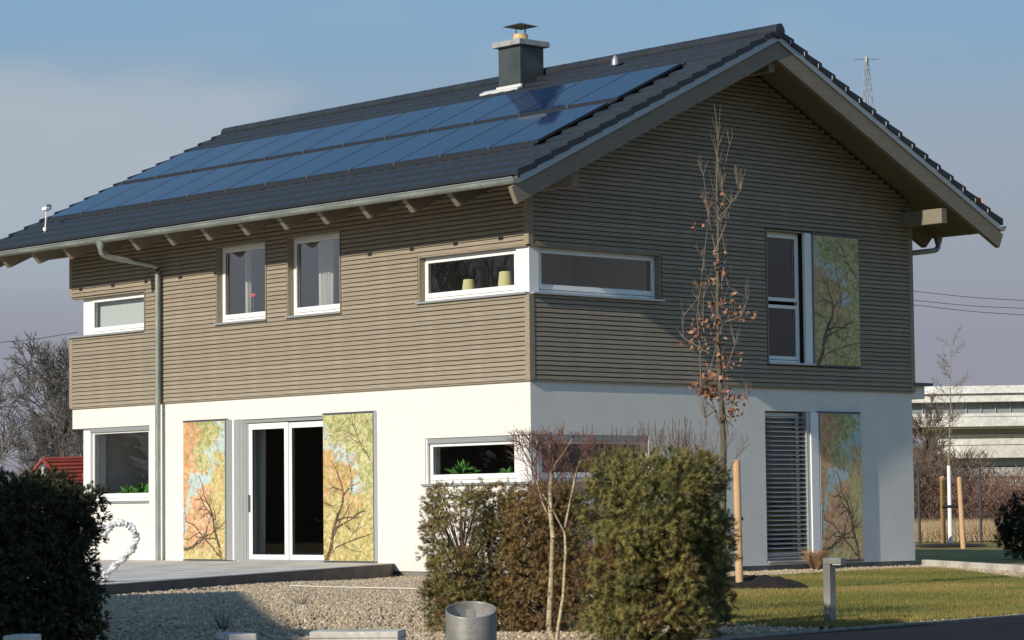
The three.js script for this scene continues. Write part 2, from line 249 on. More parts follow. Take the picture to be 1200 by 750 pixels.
// windows: box in the axes of the front wall (a = x) or of the gable (a = -z); d is outwards
const inPlane = (pl) => (a0, a1, y0, y1, d0, d1, r) => { const g = pl === 'front' ? (r ? rbox(a0, a1, y0, y1, d0, d1, r) : box(a0, a1, y0, y1, d0, d1)) : (r ? rbox(d0, d1, y0, y1, -a1, -a0, r) : box(d0, d1, y0, y1, -a1, -a0)); return g; };
const ring = (B, a0, a1, y0, y1, w, d0, d1, r = .004) => [B(a0, a1, y0, y0 + w, d0, d1, r), B(a0, a1, y1 - w, y1, d0, d1, r), B(a0, a0 + w, y0 + w, y1 - w, d0, d1, r), B(a1 - w, a1, y0 + w, y1 - w, d0, d1, r)];
function windowPart(pl, a0, a1, y0, y1, { face = 0, lights = [[0, 1]], transoms = [], out = .04, sill = true, reveal = null, sillEnds = [.05, .05], mat = M.glass, frame = .045, sash = .05, lowBar = .03 } = {}) {
  const B = inPlane(pl), w = sub(house, 'window');
  const d = face - .07, g = ring(B, a0, a1, y0, y1, frame, d - .07, d);
  const b0 = a0 + frame - .006, b1 = a1 - frame + .006, e0 = y0 + frame - .006 + .012, e1 = y1 - frame + .006;
  const xs = lights.map(([p, q]) => [lerp(b0, b1, p), lerp(b0, b1, q)]), ys = [e0, ...transoms, e1];
  for (const [p, q] of xs) for (let k = 0; k < ys.length - 1; k++) {
    const lo = ys[k] + (k ? .03 : 0), hi = ys[k + 1] - (k < ys.length - 2 ? .03 : 0), s = ring(B, p, q, lo, hi, sash, d - .05, d + .012);
    if (lowBar) s.push(B(p + .01, q - .01, lo + .004, lo + sash + lowBar, d - .045, d + .010, .004));
    g.push(...s);
    const gl = pl === 'front' ? new THREE.PlaneGeometry(q - p - 2 * sash + .01, hi - lo - 2 * sash + .01) : new THREE.PlaneGeometry(q - p - 2 * sash + .01, hi - lo - 2 * sash + .01).rotateY(Math.PI / 2);
    gl.translate(...(pl === 'front' ? [(p + q) / 2, (lo + hi) / 2, d - .02] : [d - .02, (lo + hi) / 2, -(p + q) / 2]));
    mesh(w, 'pane', gl, mat);
    mesh(w, 'seal', merge(ring(B, p + sash - .004, q - sash + .004, lo + sash - .004, hi - sash + .004, .006, d - .03, d - .012, 0)), M.seal);
  }
  mesh(w, 'frame', merge(g), M.pvc);
  if (sill) mesh(w, 'sill', B(a0 - sillEnds[0], a1 + sillEnds[1], y0 - .035, y0 - .002, d - .01, out + .045, .005), M.alu);
  if (reveal) for (const [p0, p1, q0, q1] of reveal) mesh(w, 'reveal', B(p0, p1, q0, q1, d + .001, out + .004, .003), M.trim);
  return w;
}
const fullReveal = (a0, a1, y0, y1) => [[a0 - .02, a0 - .001, y0, y1 + .02], [a1 + .001, a1 + .02, y0, y1 + .02], [a0 - .001, a1 + .001, y1 + .001, y1 + .02]];
windowPart('front', -7.6, -6.28, 4.15, 5.40, { reveal: fullReveal(-7.6, -6.28, 4.15, 5.40), mat: M.coatedGlass });
windowPart('front', -5.668, -4.346, 4.15, 5.40, { reveal: fullReveal(-5.668, -4.346, 4.15, 5.40), mat: M.coatedGlass });
windowPart('front', -2.41, -.30, 4.17, 4.835, { reveal: [[-2.434, -2.411, 4.16, 4.856], [-2.41, -.02, 4.836, 4.856]], sillEnds: [.06, .30], sash: .045 });
windowPart('gable', .215, 2.66, 4.17, 4.835, { reveal: [[2.661, 2.684, 4.16, 4.856], [.02, 2.66, 4.836, 4.856]], sillEnds: [.20, .06], sash: .045 });
windowPart('front', -11.5, -9.73, 4.165, 4.82, { reveal: [[-9.729, -9.708, 4.16, 4.84], [-L + .02, -9.73, 4.821, 4.84]], sillEnds: [.56, .02], sash: .045 });
windowPart('front', -11.5, -9.65, 1.235, 2.50, { out: 0, sillEnds: [.5, .01], sash: .05 });
windowPart('front', -2.34, -.335, 1.42, 2.06, { out: 0, sillEnds: [.08, .33], sash: .05 });
windowPart('gable', .18, 2.39, 1.42, 2.06, { out: 0, sillEnds: [.17, .06], sash: .05 });
windowPart('gable', 5.08, 5.93, 3.29, 5.37, { transoms: [4.24], reveal: [[5.059, 5.079, 3.28, 5.39], [5.08, 6.1, 5.371, 5.39]], sillEnds: [.03, .2], sash: .055, lowBar: 0 });
windowPart('gable', 5.02, 5.94, .17, 2.5, { face: -.06, out: -.01, sillEnds: [0, .1] });
// end windows of the far corner, round the corner from the front
for (const [y0, y1] of [[4.165, 4.82]]) { const w = sub(house, 'window'); mesh(w, 'frame', merge(ring((a0, a1, b0, b1, d0, d1) => box(-L + .16 + d0, -L + .16 + d1, b0, b1, -a1, -a0), .5, 1.79, y0, y1, .09, -.06, .0, 0)), M.pvc); mesh(w, 'pane', new THREE.PlaneGeometry(1.12, y1 - y0 - .17).rotateY(Math.PI / 2).translate(-L + .13, (y0 + y1) / 2, -1.145), M.glass); mesh(w, 'sill', box(-L - .06, -L + .1, y0 - .035, y0 - .003, -1.79, -.1), M.alu); }
// white corner posts
for (const [x0, x1, z0, z1, y0, y1] of [[-.299, -.02, -.214, -.02, 4.145, 4.845], [-.334, -.03, -.179, -.03, 1.392, 2.098], [-11.78, -11.501, -.36, -.075, 4.145, 4.838], [-11.78, -11.501, -.36, -.075, 1.205, 2.518]]) mesh(house, 'corner_post', rbox(x0, x1, y0, y1, z0, z1, .004), M.pvc);
// blind box strip over the low corner window
mesh(house, 'blind_box', rbox(-2.335, -.34, 2.02, 2.095, -.055, -.02, .004), M.alu);
mesh(house, 'blind_box', rbox(-.05, -.02, 2.02, 2.095, -2.385, -.185, .004), M.alu);
mesh(house, 'blind_box', rbox(-11.49, -9.64, 2.44, 2.515, -.05, -.02, .004), M.alu);
for (const x of [-2.352, -11.49]) mesh(house, 'guide_rail', rbox(x, x + .035, x < -3 ? 1.24 : 1.4, x < -3 ? 2.44 : 2.09, -.045, -.005, .003), M.pvc);
// terrace door: two sliding leaves
{
  const B = inPlane('front'), d = sub(house, 'terrace_door');
  mesh(d, 'frame', merge([...ring(B, -6.985, -4.79, .2, 2.525, .055, -.16, -.03), B(-6.93, -6.86, .25, 2.47, -.12, -.045, .004)]), M.alu);
  for (const [a, b, z] of [[-6.87, -5.82, -.05], [-5.86, -4.79, -.085]]) {
    mesh(d, 'door_leaf', merge(ring(B, a, b, .235, 2.455, .095, z - .05, z)), M.pvc);
    mesh(d, 'pane', new THREE.PlaneGeometry(b - a - .18, 2.04).translate((a + b) / 2, 1.345, z - .03), M.doorGlass);
    mesh(d, 'seal', merge(ring(B, a + .09, b - .09, .325, 2.365, .008, z - .035, z - .01, 0)), M.seal);
  }
  mesh(d, 'handle', rbox(-6.845, -6.82, 1.02, 1.3, -.05, -.015, .005), M.darkMetal);
  mesh(d, 'threshold', rbox(-6.99, -4.78, .19, .232, -.05, .02, .004), M.alu);
}
// printed sliding shutters
function foliagePrint(kind, seed) {
  const w = 512, h = 1024, c = document.createElement('canvas'); c.width = w; c.height = h; const x = c.getContext('2d'), r = rng(seed);
  x.fillStyle = '#b9b48c'; x.fillRect(0, 0, w, h);
  const zone = (u, v) => {   // what grows at (u, v), v down
    u += (fbm(u * 5 + 3, v * 10 + 3, 64, 3, seed) - .5) * .55 + (r() - .5) * .12; v += (fbm(u * 5 + 40, v * 10 + 9, 64, 3, seed + 9) - .5) * .3 + (r() - .5) * .06;
    if (kind === 0) { const band = u * .52 + v - .62; if (Math.abs(band + .05 * Math.sin(u * 9)) < .055 + .03 * Math.sin(v * 13 + u * 5)) return 'sky'; if (band < 0) return u < .38 + .1 * Math.sin(v * 20) ? 'orange' : 'green'; return u > .62 + .12 * Math.sin(v * 11) ? 'yellow' : v > .9 ? 'yellow' : 'pink'; }
    const b = v - .12 - u * .42; if (Math.abs(b) < .06 && u < .75) return r() < .75 ? 'sky' : 'orange'; if (b < 0) return 'green';
    return v < .58 && u < .7 ? (r() < .6 ? 'orange' : 'olive') : r() < .7 ? 'yellow' : 'olive';
  };
  const cols = { sky: ['#b5cdd0', '#a9c6cc', '#bdd2d2'], orange: ['#d69a6a', '#c98a5c', '#dfae80', '#b9a366', '#cf8f6d'], green: ['#a9ad66', '#959c58', '#bcbd82', '#83894c', '#cbc79a', '#c2b27a'], yellow: ['#cfbe7c', '#bfae6c', '#d8cb98', '#aba468', '#c9ab70', '#b99a62'], pink: ['#d7947a', '#d4a27e', '#c97f6c', '#d9b07c', '#cdb26a', '#dfb394'], olive: ['#a3a052', '#8a8a48', '#b8ae66'] };
  const dab = (n, s0, s1) => { for (let i = 0; i < n; i++) { const u = r(), v = r(), k = cols[zone(u, v)], s = lerp(s0, s1, r()); x.fillStyle = k[Math.floor(r() * k.length)]; x.globalAlpha = .55 + .4 * r(); x.beginPath(); x.ellipse(u * w, v * h, s, s * (.45 + .5 * r()), r() * 3.14, 0, 6.283); x.fill(); } };
  dab(1500, 20, 48); dab(3200, 10, 26); dab(5200, 5, 13);
  for (let i = 0; i < 900; i++) { x.globalAlpha = .10 + .22 * r(); x.fillStyle = r() < .4 ? '#5f5a30' : '#efe4c4'; const q = 5 + 22 * r(); x.beginPath(); x.ellipse(r() * w, r() * h, q, q * .6, r() * 3, 0, 6.283); x.fill(); }
  x.globalAlpha = .08; x.fillStyle = '#d9d2b4'; x.fillRect(0, 0, w, h); x.globalAlpha = .92; x.lineCap = 'round';
  const twig = (px, py, a, len, wd, n) => { if (n < 0) return; let cx = px, cy = py; for (let s = 0; s < 6; s++) { const nx = cx + Math.cos(a) * len / 6, ny = cy + Math.sin(a) * len / 6; x.strokeStyle = ['#5b4a3c', '#4a3b30', '#6a5546'][Math.floor(r() * 3)]; x.lineWidth = wd * (1 - s * .06); x.beginPath(); x.moveTo(cx, cy); x.lineTo(nx, ny); x.stroke(); cx = nx; cy = ny; a += (r() - .5) * .5; if (s > 1 && r() < .5) twig(cx, cy, a + (r() < .5 ? 1 : -1) * (.5 + r() * .5), len * .5, wd * .5, n - 1); } twig(cx, cy, a + (r() - .5), len * .62, wd * .6, n - 1); };
  if (kind === 0) { twig(w * .9, h, -1.75, h * .3, 34, 3); twig(w * .88, h * .98, -2.6, w * .6, 20, 2); twig(0, h * .93, -.05, w * .55, 26, 2); twig(0, h * .85, -1.4, h * .16, 9, 1); }
  else { twig(w * .06, h, -1.0, h * .34, 40, 3); twig(w * .02, h * .97, -.35, w * .8, 13, 2); twig(w * .95, h * .32, -2.2, h * .3, 10, 3); twig(w * .8, h * .25, -1.9, h * .22, 8, 2); twig(w * .55, h * .55, -1.2, h * .2, 10, 2); twig(0, h * .6, .35, w * .25, 9, 1); }
  x.globalAlpha = .75; dab(700, 4, 10);
  const t = new THREE.CanvasTexture(c); t.colorSpace = THREE.SRGBColorSpace; return t;
}
const prints = [0, 1].map((k) => new THREE.MeshPhysicalMaterial({ map: foliagePrint(k, 77 + k), roughness: .45, color: new THREE.Color(.95, .95, .95) }));
function shutter(pl, a0, a1, y0, y1, d, kind, label) {
  const B = inPlane(pl), s = sub(house, 'sliding_shutter'); s.userData.label = label;
  mesh(s, 'shutter_core', B(a0, a1, y0, y1, d, d + .034, .003), M.vergeMetal);
  const g = new THREE.PlaneGeometry(a1 - a0 - .012, y1 - y0 - .012); if (pl === 'gable') g.rotateY(Math.PI / 2);
  g.translate(...(pl === 'front' ? [(a0 + a1) / 2, (y0 + y1) / 2, d + .0365] : [d + .0365, (y0 + y1) / 2, -(a0 + a1) / 2]));
  mesh(s, 'printed_face', g, prints[kind]);
  mesh(s, 'top_rail', B(a0 - .02, a1 + .02, y1 + .004, y1 + .03, d - .03, d + .03, .003), M.darkMetal);
  mesh(s, 'bottom_rail', B(a0 - .02, a1 + .02, y0 - .026, y0 - .004, d - .03, d + .03, .003), M.darkMetal);
}
shutter('front', -8.555, -7.37, .245, 2.53, .024, 0, 'printed shutter with orange and yellow autumn foliage');
shutter('front', -4.77, -3.53, .245, 2.53, .024, 1, 'printed shutter with green and yellow tree crown');
shutter('gable', 6.13, 7.235, 3.27, 5.36, .044, 1, 'shaded printed shutter with dark branches');
shutter('gable', 6.23, 7.23, .15, 2.5, .024, 0, 'shaded printed shutter with reddish foliage');
for (const [a0, a1, y0, y1, d0, d1] of [[-7.355, -7.19, .235, 2.54, .001, .05], [-7.17, -7.13, .235, 2.54, .001, .06], [-7.12, -6.995, .235, 2.54, -.02, .018], [-3.52, -3.497, .235, 2.55, .001, .055]]) mesh(house, 'guide_rail', rbox(a0, a1, y0, y1, d0, d1, .004), a1 - a0 > .03 && a1 - a0 < .05 ? M.pvc : M.alu);
mesh(house, 'guide_rail', rbox(.0, .05, 3.27, 5.38, -6.115, -5.945, .004), M.pvc);
mesh(house, 'guide_rail', rbox(-.05, .046, .14, 2.51, -6.215, -6.03, .004), M.pvc);
mesh(house, 'guide_rail', rbox(-.07, .02, .14, 2.51, -6.02, -5.955, .004), M.alu);
{ const bl = sub(house, 'venetian_blind'); for (let k = 0; k < 31; k++) { const g = new THREE.BoxGeometry(.062, .003, .92).rotateZ(-.55); mesh(bl, 'slat', metreUV(g), M.alu).position.set(-.035, .22 + k * .0735, -5.48); } }
// roof structure
const XA = -13.28, XB = 1.046;
const slopeSlab = (x0, x1, zA, zB, lo, hi, f = strip) => {   // a slab under one slope, from z = zA to zB
  const s = [[zA, f(zA) + lo], [zB, f(zB) + lo], [zB, f(zB) + hi], [zA, f(zA) + hi]], sh = new THREE.Shape(s.map(([z, y]) => new THREE.Vector2(-z, y)));
  return metreUV(side(new THREE.ExtrudeGeometry(sh, { depth: x1 - x0, bevelEnabled: false }).translate(0, 0, x0)));
};
const ZF = 1.109, ZB = -W - 1.109;
{
  const roof = sub(house, 'roof');
  // a rafter whose foot is cut back: top at zt, tip at zl and deep below the roof line
  const tail = (x0, x1, d, zt, zl, deep, zi = -.2) => { const m = (z) => d > 0 ? z : 2 * ZR - z, pts = [[zt, strip(zt) - .0555], [zl, strip(zl) - deep], [zi, strip(zi) - deep], [zi, strip(zi) - .0555]].map(([z, y]) => new THREE.Vector2(-m(z), y)); return metreUV(side(new THREE.ExtrudeGeometry(new THREE.Shape(pts), { depth: x1 - x0, bevelEnabled: false }).translate(0, 0, x0))); };
  for (const [a, b] of [[ZF, ZR], [ZB, ZR]]) mesh(roof, 'roof_boarding', slopeSlab(XA + .03, XB - .03, a, b, -.055, .05), M.soffit);
  for (const x of [[XB - .028, XB], [XA, XA + .028]]) for (const [a, b] of [[ZF, ZR], [ZB, ZR]]) mesh(roof, 'verge_strip', slopeSlab(...x, a, b, -.05, .055), M.vergeMetal);
  for (const x of [[.93, 1.012], [-13.24, -13.16]]) for (const d of [1, -1]) mesh(roof, 'verge_rafter', tail(...x, d, 1.24, 1.13, .335, ZR), M.timber);
  for (let k = 0; k < 13; k++) for (const d of [1, -1]) { const xc = -.45 - k * 1.012; mesh(roof, 'rafter', tail(xc - .05, xc + .05, d, 1.13, .955, .315), M.timber); }
  for (const [z0, z1, y0, y1] of [[-.16, -.02, 5.62, 5.865], [-W + .1, -W + .24, 5.62, 5.865], [ZR - .07, ZR + .07, 7.70, 8.0]]) { mesh(roof, 'purlin', rbox(.02, .9, y0, y1, z0, z1, .006), M.timber); mesh(roof, 'purlin', rbox(-13.1, -L - .02, y0, y1, z0, z1, .006), M.timber); }
  // courses of tiles: a double roll along x, a step at the lower edge
  const N = 17, wave = (x) => .007 * Math.sin(x * Math.PI * 2 / .3);
  const rnd = rng(91);
  for (const dir of [1, -1]) for (let k = 0; k < N; k++) {
    const run = 5.416 + .045, z0 = ZR + dir * (run - k * run / N), z1 = ZR + dir * Math.max(.03, run - (k + 1.12) * run / N), pos = [], idx = [], nx = 300;
    const prof = [[0, -.05], [0, -.006], [.05, .012], [.16, .016], [.55, -.004], [1, -.04]];
    for (let i = 0; i <= nx; i++) { const x = lerp(XA + .01, XB - .035, i / nx), jig = .004 * (hash2(Math.floor(x / .3), k, 7 + dir) - .5); for (let q = 0; q < prof.length; q++) { const z = lerp(z0, z1, prof[q][0]); pos.push(x, tileTop(z) + prof[q][1] + (q ? wave(x + (k % 2) * .15) : 0) + (q > 0 && q < 4 ? jig : 0), z); } }
    const m = prof.length; for (let i = 0; i < nx; i++) for (let q = 0; q < m - 1; q++) { const a = i * m + q, b = a + 1, c = a + m, d = c + 1; if (dir > 0) idx.push(a, c, b, b, c, d); else idx.push(a, b, c, b, d, c); }
    const g = new THREE.BufferGeometry(); g.setAttribute('position', new THREE.Float32BufferAttribute(pos, 3)); g.setIndex(idx); const gg = g.toNonIndexed(); gg.computeVertexNormals(); metreUV(gg);
    mesh(roof, 'tile_course', gg, M.tile[Math.floor(rnd() * 3)]);
    // the verge tile of this course hangs over both gable edges
    for (const x of [[XB - .045, XB + .022], [XA - .022, XA + .045]]) { const zz = [z0 + dir * .02, z1], sh = new THREE.Shape([[zz[0], tileTop(zz[0]) - .07], [zz[1], tileTop(zz[1]) - .095], [zz[1], tileTop(zz[1]) - .015], [zz[0], tileTop(zz[0]) + .035]].map(([z, y]) => new THREE.Vector2(-z, y))); mesh(roof, 'verge_tile', metreUV(side(new THREE.ExtrudeGeometry(sh, { depth: x[1] - x[0] - (k % 2) * .004, bevelEnabled: false }).translate(0, 0, x[0]))), M.tile[Math.floor(rnd() * 3)]); }
    if (dir < 0 && k < N - 1) mesh(roof, 'verge_clip', rbox(XB + .012, XB + .03, tileTop(z1) - .07, tileTop(z1) - .005, z1 + .02, z1 + .034, .002), M.alu);
  }
  for (let k = 0; k < 36; k++) { const a = lerp(XA - .02, XB + .03, k / 36), b = lerp(XA - .02, XB + .03, (k + 1) / 36) + .03, g = new THREE.CylinderGeometry(.113, .110, b - a, 14, 1, false, -Math.PI / 2 - .35, Math.PI + .7); g.rotateZ(-Math.PI / 2); mesh(roof, 'ridge_tile', metreUV(g.translate((a + b) / 2, 8.318, ZR)), M.tile[k % 3]); }
  mesh(roof, 'ridge_cap', metreUV(new THREE.SphereGeometry(.117, 14, 10).scale(.35, 1, 1).translate(XB + .03, 8.316, ZR)), M.tile[0]);
  // gutters
  for (const [z, d] of [[1.185, 1], [ZB - .075, -1]]) {
    const g = sub(house, 'gutter'), pts = []; for (let k = 0; k <= 12; k++) { const a = Math.PI * k / 12; pts.push([Math.cos(a) * .078, -Math.sin(a) * .078]); } for (let k = 12; k >= 0; k--) { const a = Math.PI * k / 12; pts.push([Math.cos(a) * .072, -Math.sin(a) * .072]); }
    const sh = new THREE.Shape(pts.map((p) => new THREE.Vector2(...p)));
    mesh(g, 'trough', metreUV(side(new THREE.ExtrudeGeometry(sh, { depth: 14.36, bevelEnabled: false }).translate(0, 0, -13.3)).translate(0, 5.635, z)), M.zinc);
    mesh(g, 'bead', bar([-13.3, 5.64, z + d * .083], [1.06, 5.64, z + d * .083], .011), M.zinc);
    for (const x of [-13.3, 1.058]) mesh(g, 'end_cap', metreUV(new THREE.CircleGeometry(.078, 14, Math.PI, Math.PI).rotateY(Math.PI / 2).translate(x, 5.635, z)), M.zinc);
    for (let k = 0; k < 14; k++) mesh(g, 'bracket', metreUV(new THREE.TorusGeometry(.081, .006, 6, 14, Math.PI).rotateZ(Math.PI).rotateY(Math.PI / 2).translate(-.62 - k * .98 + .98, 5.637, z)), M.zinc);
  }
  for (const z of [[1.185, .13, 1], [ZB - .075, -W - .11, -1]]) {
    const dp = sub(house, 'downspout'), x = z[2] > 0 ? -9.33 : -.32, x1 = z[2] > 0 ? -9.19 : -.32;
    mesh(dp, 'outlet', metreUV(new THREE.CylinderGeometry(.085, .052, .14, 14).translate(x, 5.52, z[0])), M.zinc);
    mesh(dp, 'pipe', tube([[x, 5.47, z[0]], [x, 5.40, z[0] - z[2] * .01], [x, 5.34, z[0] - z[2] * .10], [lerp(x, x1, .5), 5.28, lerp(z[0], z[1], .5)], [x1, 5.22, z[1] + z[2] * .1], [x1, 5.16, z[1] + z[2] * .01], [x1, 5.05, z[1]], [x1, 4, z[1]], [x1, 2, z[1]], [x1, .06, z[1]]], .046, 90, 14, .5), M.zinc);
    for (const y of [4.6, 2.75, 1.1]) mesh(dp, 'clip', metreUV(new THREE.CylinderGeometry(.052, .052, .03, 14).translate(x1, y, z[1])), M.zinc);
  }
  // solar panels: two rows of twelve
  const blue = [[.013, .032, .08], [.012, .029, .073], [.014, .034, .085]];
  const mats = blue.map((c) => phys(c, { roughness: .05, ior: 1.12, clearcoat: .0 }));
  for (let row = 0; row < 2; row++) for (let k = 0; k < 12; k++) {
    const p = sub(house, 'solar_panel'), x0 = -12.80 + k * 1.0885, x1 = x0 + 1.074, za = row ? -1.60 : .02, zb = row ? -2.985 : -1.40;
    p.userData.label = 'dark blue glossy solar panel';
    mesh(p, 'module_glass', slopeSlab(x0 + .012, x1 - .012, za - .014, zb + .014, .06, .075, tileTop), mats[(k * 7 + row * 3) % 3]);
    mesh(p, 'module_frame', slopeSlab(x0, x1, za, zb, .03, .0705, tileTop), M.moduleEdge);
    for (const x of [x0]) mesh(p, 'clamp', slopeSlab(x - .02, x + .012, za + .012, za - .025, .04, .082, tileTop), M.darkMetal);
  }
  for (const [za, zb] of [[.1, .04], [-1.42, -1.58], [-3.0, -3.1]]) mesh(house, 'panel_rail', slopeSlab(-12.8, .24, za, zb, .012, .045, tileTop), M.moduleEdge);
  // chimney
  const ch = sub(house, 'chimney');
  mesh(ch, 'shaft', rbox(-4.625, -4.085, 7.7, 8.74, -4.15, -3.615, .006), M.slate);
  mesh(ch, 'cap', rbox(-4.70, -4.01, 8.735, 8.83, -4.225, -3.54, .008), M.concreteCap);
  mesh(ch, 'flashing', rbox(-4.66, -4.05, 7.98, 8.075, -3.64, -3.59, .006), M.lead);
  mesh(ch, 'flashing', slopeSlab(-4.98, -4.04, -3.50, -3.62, .0, .03, tileTop), M.lead);
  mesh(ch, 'flue', cyl(-4.355, 8.83, 8.965, -3.88, .128, .122, 22), M.clay);
  for (const [dx, dz] of [[-.1, 0], [.1, 0], [0, .1], [0, -.1]]) mesh(ch, 'hood_strut', bar([-4.355 + dx, 8.93, -3.88 + dz], [-4.355 + dx * 1.15, 9.11, -3.88 + dz * 1.15], .009), M.darkMetal);
  mesh(ch, 'rain_hood', metreUV(new THREE.ConeGeometry(.31, .075, 4).rotateY(Math.PI / 4).translate(-4.355, 9.135, -3.88)), M.darkMetal);
  // small roof fittings
  const v = sub(house, 'roof_vent'); mesh(v, 'hood', metreUV(new THREE.LatheGeometry([[0, .17], [.028, .155], [.058, .09], [.07, 0]].map((p) => new THREE.Vector2(...p)), 14).translate(-2.16, 8.165, -3.94)), M.galv); mesh(v, 'base', slopeSlab(-2.3, -2.02, -3.78, -4.05, .0, .014, tileTop), M.tile[0]);
  const an = sub(house, 'wind_gauge'); mesh(an, 'mast', bar([-12.07, 6.0, .54], [-12.02, 6.4, .54], .015, .012), M.white); mesh(an, 'foot', cyl(-12.07, 6.03, 6.09, .54, .035), M.white); mesh(an, 'head', rbox(-12.11, -11.97, 6.385, 6.45, .49, .59, .02), M.white); mesh(an, 'vane', rbox(-12.0, -11.985, 6.41, 6.5, .46, .56, .005), M.galv);
  const op = sub(house, 'vent_pipe'); const og = new THREE.CylinderGeometry(.055, .055, .26, 16, 1, true); og.rotateZ(-1.15); mesh(op, 'pipe', metreUV(og.translate(.52, 6.06, -9.75)), std([.62, .30, .12], { roughness: .6, side: THREE.DoubleSide })); mesh(op, 'collar', cyl(.44, 5.8, 5.99, -9.73, .05), M.tile[0]);
  // flat roofed projection at the back of the house
  const bay = sub(house, 'rear_porch'); mesh(bay, 'wall', box(-3, -.02, 2.78, 3.0, -W - .36, -W - .001), M.plaster); mesh(bay, 'roof_slab', rbox(-3.1, .06, 2.998, 3.045, -W - .5, -W - .002, .005), M.darkMetal);
}

// ---------------------------------------------------------------- seen through the windows
function drape(name, label, cat, x0, x1, y0, y1, z, folds, group, mat = M.curtain) {
  const n = 60, pos = [], idx = []; for (let i = 0; i <= n; i++) { const t = i / n, x = lerp(x0, x1, t), w = .03 * Math.sin(t * folds * 6.283) + .012 * Math.sin(t * folds * 14 + 1); for (const y of [y0, y1]) pos.push(x + (y === y0 ? .03 * Math.sin(t * 5) : 0), y, z + w); }
  for (let i = 0; i < n; i++) idx.push(2 * i, 2 * i + 2, 2 * i + 1, 2 * i + 1, 2 * i + 2, 2 * i + 3);
  const g = new THREE.BufferGeometry(); g.setAttribute('position', new THREE.Float32BufferAttribute(pos, 3)); g.setIndex(idx); g.computeVertexNormals(); return tag(mesh(scene, name, g, mat), label, cat, group);
}
const sheer = new THREE.MeshPhysicalMaterial({ color: new THREE.Color(.8, .82, .8), transmission: .35, thickness: 0, roughness: 1 });
drape('curtain', 'pale gathered curtain behind the fixed leaf of the terrace door', 'curtain', -7.1, -6.83, .22, 2.5, -.36, 3, null, sheer);
drape('curtain', 'pale curtain hanging inside the upper window next to the corner window', 'curtain', -5.36, -5.0, 4.12, 5.42, -.36, 4, null, sheer);
drape('curtain', 'narrow white curtain inside the upper window near the downspout', 'curtain', -7.33, -7.2, 4.12, 5.42, -.36, 2, null, sheer);
tag(mesh(scene, 'roller_blind', box(-11.44, -9.78, 4.2, 4.74, -.205, -.2), std([.40, .45, .45], { roughness: .9 })), 'pale grey roller blind drawn behind the upper end window', 'blind');
tag(mesh(scene, 'wall_cupboard', rbox(-10.9, -9.2, 2.08, 2.24, -2.2, -1.9), M.white), 'white wall cupboard edge seen through the lower end window', 'cupboard');
tag(mesh(scene, 'sideboard', rbox(-11.3, -9.2, .2, 1.85, -4.2, -3.8), std([.24, .11, .05])), 'brown wooden cabinet inside the lower end window', 'cabinet');
function shadeLamp(x, y, z, h, r, label) { const t = thing('table_lamp', label, 'lamp', [x, y, z], 'lamps in the corner window'); mesh(t, 'lamp_shade', metreUV(new THREE.LatheGeometry([[r, 0], [r * .98, .03], [r * .72, h], [r * .6, h + .01]].map((p) => new THREE.Vector2(...p)), 24)), phys([.68, .66, .36], { transmission: .3, thickness: 0, roughness: 1 })); mesh(t, 'foot', cyl(0, -.06, .02, 0, r * .5), M.white); }
shadeLamp(-1.62, 4.17, -.26, .29, .115, 'pale yellow lampshade inside the corner window, the smaller one');
shadeLamp(-.80, 4.17, -.26, .35, .125, 'pale yellow lampshade inside the corner window beside the white post');
mesh(house, 'window_board', box(-2.4, -.36, 4.10, 4.135, -.5, -.285), M.white); mesh(house, 'window_board', box(-2.3, -.36, 1.34, 1.385, -.55, -.305), M.white); mesh(house, 'window_board', box(-11.45, -9.66, 1.15, 1.19, -.55, -.305), M.white); mesh(house, 'window_board', box(-.5, -.285, 4.10, 4.135, -2.6, -.52), M.white);
function leafPlant(pos, r, n, seed, label) {
  const t = thing('pot_plant', label, 'plant', pos), rd = rng(seed), P = [], C = [];
  for (let i = 0; i < n; i++) { const a = rd() * 6.283, e = .2 + rd() * 1.2, l = r * (.6 + .6 * rd()), d = [Math.cos(a) * Math.cos(e), Math.sin(e), Math.sin(a) * Math.cos(e)], s = [-Math.sin(a) * .022, .004, Math.cos(a) * .022], b = [0, .1, 0], m = d.map((q, k) => b[k] + q * l * .55 + (k === 1 ? .02 : 0)), e2 = d.map((q, k) => b[k] + q * l - (k === 1 ? l * .18 : 0)); P.push(...b, ...m.map((q, k) => q + s[k]), ...e2, ...b, ...e2, ...m.map((q, k) => q - s[k])); const c = [.05 + .05 * rd(), .16 + .12 * rd(), .04]; for (let k = 0; k < 6; k++) C.push(...c); }
  const g = new THREE.BufferGeometry(); g.setAttribute('position', new THREE.Float32BufferAttribute(P, 3)); g.setAttribute('color', new THREE.Float32BufferAttribute(C, 3)); g.computeVertexNormals(); mesh(t, 'leaves', g, M.veg); mesh(t, 'pot', metreUV(new THREE.LatheGeometry([[.03, 0], [.05, .1], [.055, .11]].map((p) => new THREE.Vector2(...p)), 16)), M.white);
}
leafPlant([-1.98, 1.386, -.42], .34, 60, 3, 'bushy green pot plant inside the low corner window'); leafPlant([-.95, 1.386, -.42], .2, 40, 4, 'small round pot plant inside the low corner window');
leafPlant([-10.85, 1.191, -.42], .28, 46, 5, 'leafy pot plant inside the lower end window'); leafPlant([-10.45, 1.191, -.42], .33, 50, 6, 'tall broad leaved pot plant inside the lower end window');
{ const t = thing('flower_vase', 'single red flower in a slim vase inside the upper window', 'vase', [-6.98, 4.14, -.25]); mesh(t, 'stem', bar([0, 0, 0], [.0, .42, 0], .008), std([.1, .2, .08])); mesh(t, 'blossom', metreUV(new THREE.SphereGeometry(.05, 12, 8).scale(1.3, .8, 1).translate(0, .44, 0)), std([.75, .08, .12])); }

